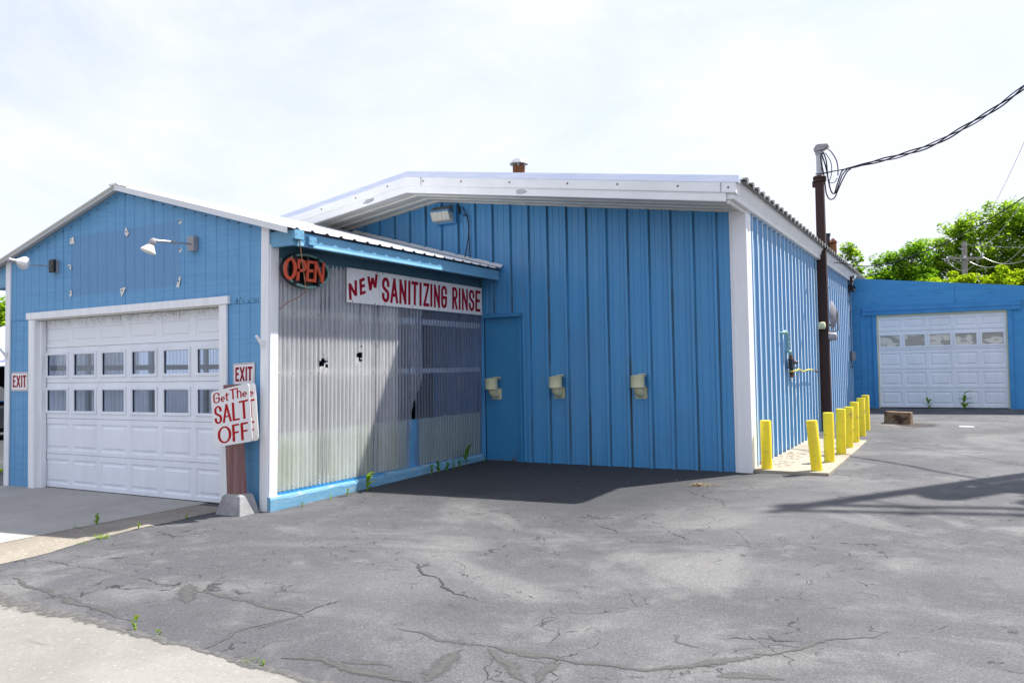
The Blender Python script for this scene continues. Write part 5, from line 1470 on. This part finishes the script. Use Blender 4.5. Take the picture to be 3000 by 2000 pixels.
def tree(x, y, z0, h, clumps, nleaf, size, mat, label, seed, trunk=.16, group=None):
    """clumps: (dx, dy, z, rx, ry, rz)"""
    r2 = random.Random(seed)
    o = thing('tree', label, 'tree', (x, y, z0), group)
    m = MB()
    fork = z0 + h * .32
    m.tube([(x, y, z0 - .2), (x + .05, y, z0 + h * .15), (x, y + .03, fork)], [trunk * 1.3, trunk, trunk * .85], 10)
    lf = MB(); tot = sum(c[3] * c[4] * c[5] for c in clumps) or 1
    for c in clumps:
        cc = Vc((x + c[0], y + c[1], c[2]))
        mid = Vc((x, y, fork)).lerp(cc, .5) + Vc((r2.gauss(0, .15), r2.gauss(0, .15), .25))
        m.tube(smooth_pts([(x, y, fork - .2), mid, cc], 5), [trunk * .55 * (1 - .07 * i) for i in range(11)], 7)
        # sub-clusters so that the crown has gaps and bright and dark tufts
        nsub = max(10, int(nleaf / 115 * c[3] * c[4] * c[5] / tot))
        subs = blob_pts(r2, cc, c[3:], nsub)
        for sctr in subs:
            mm = cc.lerp(sctr, .5) + Vc((0, 0, -.1)); m.tube([cc, mm, sctr], [trunk * .18, trunk * .12, .012], 5)
            sr = r2.uniform(.28, .55) * (c[3] + c[5]) / 2
            per = max(20, int(nleaf * (c[3] * c[4] * c[5] / tot) / nsub))
            for p in blob_pts(r2, sctr, (sr, sr, sr * .7), per):
                a = r2.random() * 6.3; tl = r2.uniform(-.5, .8); s = size * r2.uniform(.5, 1.4)
                u = Vc((math.cos(a) * math.cos(tl), math.sin(a) * math.cos(tl), math.sin(tl))) * s
                w = Vc((-math.sin(a), math.cos(a), r2.uniform(-.6, .6))).normalized() * s * .55
                up = u.cross(w).normalized() * s * .18
                lf.v += [p - u, p - w + up, p + u, p + w + up]; n = len(lf.v) - 4
                lf.f.append([n, n + 1, n + 2]); lf.f.append([n, n + 2, n + 3]); lf.m += [0, 0]
    m.build('trunk', MAT['bark'], o, smooth=60, solid=False)
    lf.build('crown', MAT[mat], o, solid=False)
    return o


TG = 'trees behind the annex'
tree(1.3, 60, .5, 11, [(-2.7, -.5, 8.3, 1.9, 2, 1.5), (-1.3, .5, 9.7, 1.6, 1.8, 1.2), (.9, 0, 10.5, 2.0, 2, 1.3), (3.2, .5, 10.2, 2.2, 2, 1.7), (.2, -.8, 8.0, 2.4, 2, 1.7), (2.8, -.6, 7.6, 2.4, 2, 1.9), (-3.7, 0, 6.7, 1.5, 2, 1.5), (-1.4, -.8, 6.0, 2.3, 2, 1.5), (5.0, 0, 8.0, 2.0, 2, 2.4), (1.2, -1, 5.6, 2.6, 2, 1.5)], 50000, .115, 'leaf',
     'largest tall airy green tree rising behind the grey crossarm pole', 3, .26, TG)
tree(-3.15, 53, .5, 8, [(1.9, 0, 5.2, 1.2, 1.2, 1.1), (-1.9, .3, 5.0, 1.4, 1.2, 1.2), (-.8, 0, 6.9, 1.1, 1.4, 1.3), (.5, 0, 7.4, 1.3, 1.4, 1.4), (-.2, -.5, 5.6, 1.8, 1.5, 1.4), (1.0, -.3, 5.6, 1.3, 1.4, 1.5), (-1.5, -.2, 6.1, .9, 1.2, 1.1)], 21000, .11, 'leaf_dark', 'dense round dark green tree left of the large tree', 5, .18, TG)
tree(-6.6, 55, .5, 8, [(.1, 0, 7.9, .9, 1.2, 1.3), (.5, 0, 6.3, 1.3, 1.3, 1.3), (1.5, -.2, 5.9, 1.0, 1.2, 1.2), (2.3, 0, 5.6, 1.0, 1.2, 1.2), (.2, 0, 4.9, 1.4, 1.2, 1.0)], 10000, .14, 'leaf', 'small light green tree peeking out beside the square flue', 6, .12, TG)
BGp = 'shrubs behind the annex'
for i, (x, y, w, zt, lb) in enumerate([(-4.5, 44, 1.0, 6.05, 'low yellow green shrub top right beside the hall eave'), (-1.6, 46, 1.5, 5.85, 'yellow green shrub below the dark round tree'), (-.55, 47, .85, 6.2, 'upright yellow green shrub left of the crossarm pole'),
                                       (1.15, 46, 1.25, 6.15, 'wide yellow green shrub just right of the crossarm pole'), (2.7, 46.5, 1.1, 6.3, 'rightmost yellow green shrub at the edge of the view')]):
    tree(x, y, .45, zt, [(-.4 * w, 0, zt - 1.0, .75 * w, .9, .75), (.45 * w, 0, zt - .75, .65 * w, .9, .75), (0, -.2, zt - 1.7, 1.1 * w, 1, .9)], 8000, .085, 'leaf_yellow', lb, 20 + i, .08, BGp)
tree(-76, 40.5, .0, 8, [(-.5, 0, 7.0, 2.2, 2, 1.6), (1.6, 0, 6.2, 1.8, 2, 1.4), (-2.6, 0, 6.0, 2.0, 2, 1.6)], 5200, .20, 'leaf', 'green tree over the pale metal roof at the far left', 31, .2)

tree(4.9, 16.9, .16, 9, [(-.5, -.9, 8.9, .8, .9, .8), (.3, -.2, 9.6, .9, 1.0, .8), (-.9, -1.7, 7.9, .55, .6, .5), (.6, -1.0, 8.1, .9, .9, .6), (-.2, .6, 9.0, .7, .8, .7)], 5200, .075, 'leaf', 'unseen airy tree added beside the transformer pole to cast dappled shade onto the lot', 41, .11)  # out of view, added to break up the pole's shadow

# ---------------------------------------------------------------- utility poles and wires
o = thing('crossarm_pole', 'weathered grey wooden pole with a single crossarm behind the annex', 'utility pole', (.15, 50, .45))
m = MB(); m.tube([(.12, 50, .3), (.17, 50, 5.5), (.22, 50, 8.14)], [.17, .145, .125], 14); m.build('pole', MAT['polewood'], o, smooth=60)
m = MB(); m.obox((.235, 49.84, 7.215), (.90, 0, -.065), (0, .05, 0), (.004, 0, .055)); m.build('crossarm', MAT['polewood'], o)
m = MB()
for x0 in (-.28, .72): m.tube([(x0, 49.82, 7.19), (.20, 49.85, 6.75)], .016, 6)
m.build('arm_brace', MAT['galv'], o)
m = MB()
for x, z in ((-.62, 7.23), (.22, 7.20), (1.06, 7.12), (1.08, 7.28), (.52, 7.32)): m.lathe((x, 49.80, z), (0, 0, 1), [(.03, 0), (.055, .02), (.055, .06), (.035, .08), (.045, .11), (.02, .13)], 10)
m.obox((.05, 49.9, 7.75), (.12, 0, -.05), (0, .02, 0), (0, 0, .015)); m.build('insulator', MAT['insul'], o)
m = MB()


def sag(a, b, s, n=18):
    a, b = Vc(a), Vc(b)
    return [a.lerp(b, i / n) - Vc((0, 0, s * 4 * (i / n) * (1 - i / n))) for i in range(n + 1)]


for a, b, s in (((1.06, 49.8, 7.22), (4.6, 48, 8.4), 1.05), ((.24, 49.8, 7.20), (4.0, 47.5, 9.4), 1.55), ((-.62, 49.8, 7.2), (1.2, 47.5, 7.6), .95), ((1.08, 49.8, 7.35), (.86, 51, 7.9), .12), ((1.2, 47.5, 7.6), (3.2, 46, 10.2), .3), ((3.6, 46, 7.0), (1.7, 47, 5.3), .1)):
    m.tube(sag(a, b, s), .013, 6)
tag(m.build('pole_wires', MAT['wire_grey'], loc=(1.5, 49, 7), smooth=60), 'pale slack wires looping from the crossarm pole to the right', 'wire')
m = MB(); m.tube(sag((1.55, 55, 10.3), (3.0, 42, 12.2), .2), .012, 5); m.tube(sag((.0, 49.9, 8.0), (5.0, 49.0, 7.3), .1), .010, 5)
tag(m.build('thin_wire', MAT['wire_grey'], loc=(2, 48, 10), smooth=60), 'hair thin wire slanting up into the sky above the large tree', 'wire')

# pole just outside the frame: it carries the service cable and casts the shadow on the lot
o = thing('service_pole', 'tall wooden pole with transformers beyond the right edge, casting the crossarm shadow on the lot', 'utility pole', (3.3, 16.5, .16))
m = MB(); m.tube([(3.3, 16.5, .0), (3.3, 16.5, 13.75)], [.20, .14], 16); m.build('pole', MAT['polewood'], o, smooth=60)
m = MB()
for dz, dy in ((13.35, -.16), (13.35, .20)): m.obox((5.0, 16.85 + dy, dz), (1.95, .55, 0), (-.014, .05, 0), (0, 0, .065))
m.build('crossarm', MAT['polewood'], o)
m = MB()
for t in (0, .35, .62, .98):
    for dy in (-.16, .2): m.lathe((3.1 + 3.8 * t, 16.3 + 1.07 * t + dy, 13.41), (0, 0, 1), [(.05, 0), (.08, .05), (.05, .12), (.07, .18), (.03, .24)], 12)
m.build('insulator', MAT['insul'], o)
m = MB(); m.tube([(3.3, 16.5, 12.1), (4.6, 16.7, 13.3)], .03, 6); m.build('arm_brace', MAT['galv'], o)
for z, dx, dy, r, hh in ((7.9, .40, -.28, .32, 1.1), (9.6, .34, -.24, .28, 1.0)):
    m = MB(); m.lathe((3.3 + dx, 16.5 + dy, z), (0, 0, 1), [(r * .9, 0), (r, .05), (r, hh), (r * 1.06, hh + .02), (r * 1.06, hh + .06), (r * .6, hh + .12)], 20)
    m.lathe((3.3 + dx + .08, 16.5 + dy, z + hh + .1), (.2, 0, 1), [(.04, 0), (.06, .05), (.04, .1), (.06, .15), (.03, .3)], 8); m.build('transformer', MAT['grey_box'], o)

# ---------------------------------------------------------------- far left: neighbouring shed and car
o = thing('neighbour_shed', 'pale metal roofed shed with a dark open bay at the far left', 'building', (-49, 28, 0))
m = MB(); m.loft([[(-62, 25.4, 2.32), (-46.4, 25.4, 2.32)], [(-62, 33, 5.45), (-46.4, 33, 5.45)]]); m.loft([[(-62, 25.4, 2.27), (-46.4, 25.4, 2.27)], [(-62, 33, 5.40), (-46.4, 33, 5.40)]])
x = -61.8
while x < -46.4: m.prism([(x - .04, 25.4, 2.32), (x + .04, 25.4, 2.32), (x, 25.4, 2.37)], (0, 7.6, 3.13)); x += .30
m.build('roof', MAT['nb_roof'], o, solid=False)
m = MB(); m.box(-62, -46.4, 33, 33.1, -.2, 5.4); m.box(-62, -61.9, 26, 33, -.2, 2.4); m.box(-46.5, -46.4, 26, 33, -.2, 2.4); m.box(-61.9, -55, 25.95, 26.05, -.2, 2.3); m.box(-46.9, -46.5, 25.95, 26.05, -.2, 2.3)
m.box(-61.8, -46.6, 30, 30.1, -.2, 2.6); m.build('walls', MAT['dark'], o)
m = MB(); m.loft([[(-50.6, 25.45, 2.37), (-49.6, 25.45, 2.37)], [(-46.5, 27.9, 3.40), (-46.0, 27.9, 3.40)]]); m.build('blue_stripe', MAT['nb_blue'], o, solid=False)
m = MB()
for i in range(26): 
    x = rnd.uniform(-54, -46.5); z = rnd.choice((.3, .75, 1.2)); m.box(x, x + rnd.uniform(.1, .3), 29.6, 29.9, z, z + rnd.uniform(.1, .3))
m.build('shelf_goods', MAT['plywood_in'], o)
o = thing('parked_car', 'dark car with a silver deck parked behind the left corner board', 'car', (-23, 11.4, 0))
m = MB()
secs = []
for x, hw, zb, zt in ((-25.2, .70, .35, .62), (-24.9, .84, .25, .80), (-24.2, .88, .22, .92), (-23.4, .90, .22, .98), (-22.4, .90, .22, 1.04), (-21.7, .88, .25, 1.06), (-21.2, .84, .30, 1.02), (-21.0, .76, .40, .90)):
    secs.append([(x, 11.4 - hw, zb), (x, 11.4 - hw * 1.03, (zb + zt) / 2), (x, 11.4 - hw * .93, zt - .06), (x, 11.4 - hw * .75, zt), (x, 11.4 + hw * .75, zt), (x, 11.4 + hw * .93, zt - .06), (x, 11.4 + hw * 1.03, (zb + zt) / 2), (x, 11.4 + hw, zb)])
m.loft(secs, True); m.face(secs[0]); m.face(secs[-1]); m.build('body', MAT['car_paint'], o, smooth=50)
m = MB(); m.loft([[(-24.0, 10.72, .95), (-24.0, 12.08, .95)], [(-23.3, 10.85, 1.40), (-23.3, 11.95, 1.40)], [(-22.5, 10.86, 1.42), (-22.5, 11.94, 1.42)], [(-21.7, 10.75, 1.04), (-21.7, 12.05, 1.04)]])
for s in (10.72, 12.08): m.face([(-24.0, s, .95), (-23.3, s + (.13 if s < 11 else -.13), 1.40), (-22.5, s + (.14 if s < 11 else -.14), 1.42), (-21.7, s, 1.04)])
m.build('cabin_glass', MAT['black'], o)
m = MB(); m.box(-21.75, -21.05, 10.63, 12.17, 1.055, 1.085); m.build('deck_trim', MAT['chrome'], o)
for x in (-24.4, -21.9):
    for y in (10.50, 12.1):
        w = MB(); w.lathe((x, y, .31), (0, 1, 0), [(.20, 0), (.31, .02), (.32, .10), (.31, .19), (.20, .2)], 20); wh = w.build('wheel', MAT['rubber'], o)
        r = MB(); r.lathe((x, y - .005, .31), (0, 1, 0), [(.19, 0), (.18, .21)], 16); r.build('rim', MAT['chrome'], wh)
m = MB(); m.tube([(-21.6, 10.75, .30), (-20.98, 10.72, .30)], .04, 10); m.build('exhaust_tip', MAT['chrome'], o)

# ---------------------------------------------------------------- sky, sun, camera
TO_SUN = Vc((1.4, 2.0, 3.8)).normalized()
w = bpy.data.worlds.new('World'); SC.world = w; w.use_nodes = True
nt = w.node_tree
for n in list(nt.nodes): nt.nodes.remove(n)
out = nt.nodes.new('ShaderNodeOutputWorld'); bg = nt.nodes.new('ShaderNodeBackground')
sky = nt.nodes.new('ShaderNodeTexSky'); sky.sky_type = 'NISHITA'; sky.sun_disc = False
sky.sun_elevation = math.asin(TO_SUN.z); sky.sun_rotation = math.atan2(TO_SUN.x, TO_SUN.y)
sky.air_density = 1.0; sky.dust_density = 1.5; sky.ozone_density = 1.0
tc = nt.nodes.new('ShaderNodeTexCoord')
mp = nt.nodes.new('ShaderNodeMapping'); mp.inputs['Scale'].default_value = (1.0, 1.0, 2.6); nt.links.new(tc.outputs['Generated'], mp.inputs[0])
cl = noise(nt, mp.outputs[0], 1.7, 7, .62, .5)
cov = ramp(nt, cl, .32, .64, .58, 1.0)
col = mix_c(nt, cov, sky.outputs[0], (4.75, 4.95, 5.75))
nt.links.new(col, bg.inputs[0]); bg.inputs[1].default_value = .105
nt.links.new(bg.outputs[0], out.inputs[0])
sd = bpy.data.lights.new('sun', 'SUN'); sd.energy = 5.0; sd.angle = R(.7); sd.color = (1, .955, .88)
so = bpy.data.objects.new('sun', sd); COL.objects.link(so); so.rotation_euler = TO_SUN.to_track_quat('Z', 'Y').to_euler(); so.location = (10, 20, 30)

cd = bpy.data.cameras.new('camera'); cam = bpy.data.objects.new('camera', cd); COL.objects.link(cam)
r_, u_, f_ = Vc((0.87034258, 0.49212828, -0.01770719)), Vc((0.03214994, -0.02090369, 0.99926444)), Vc((-0.49139614, 0.87027168, 0.03401527))
M = Matrix((r_, u_, -f_)).transposed().to_4x4(); M.translation = (0, 0, 1.6563)
cam.matrix_world = M
cd.sensor_width = 36; cd.lens = 2341.4144 * 36 / 3000; cd.clip_start = .05; cd.clip_end = 1500
SC.camera = cam
SC.view_settings.view_transform = 'Standard'; SC.view_settings.look = 'None'
SC.view_settings.exposure = 0.98; SC.view_settings.gamma = 1
SC.cycles.max_bounces = 10; SC.cycles.transparent_max_bounces = 16; SC.cycles.sample_clamp_indirect = 6
try:
    SC.cycles.use_denoising = True
except Exception:
    pass
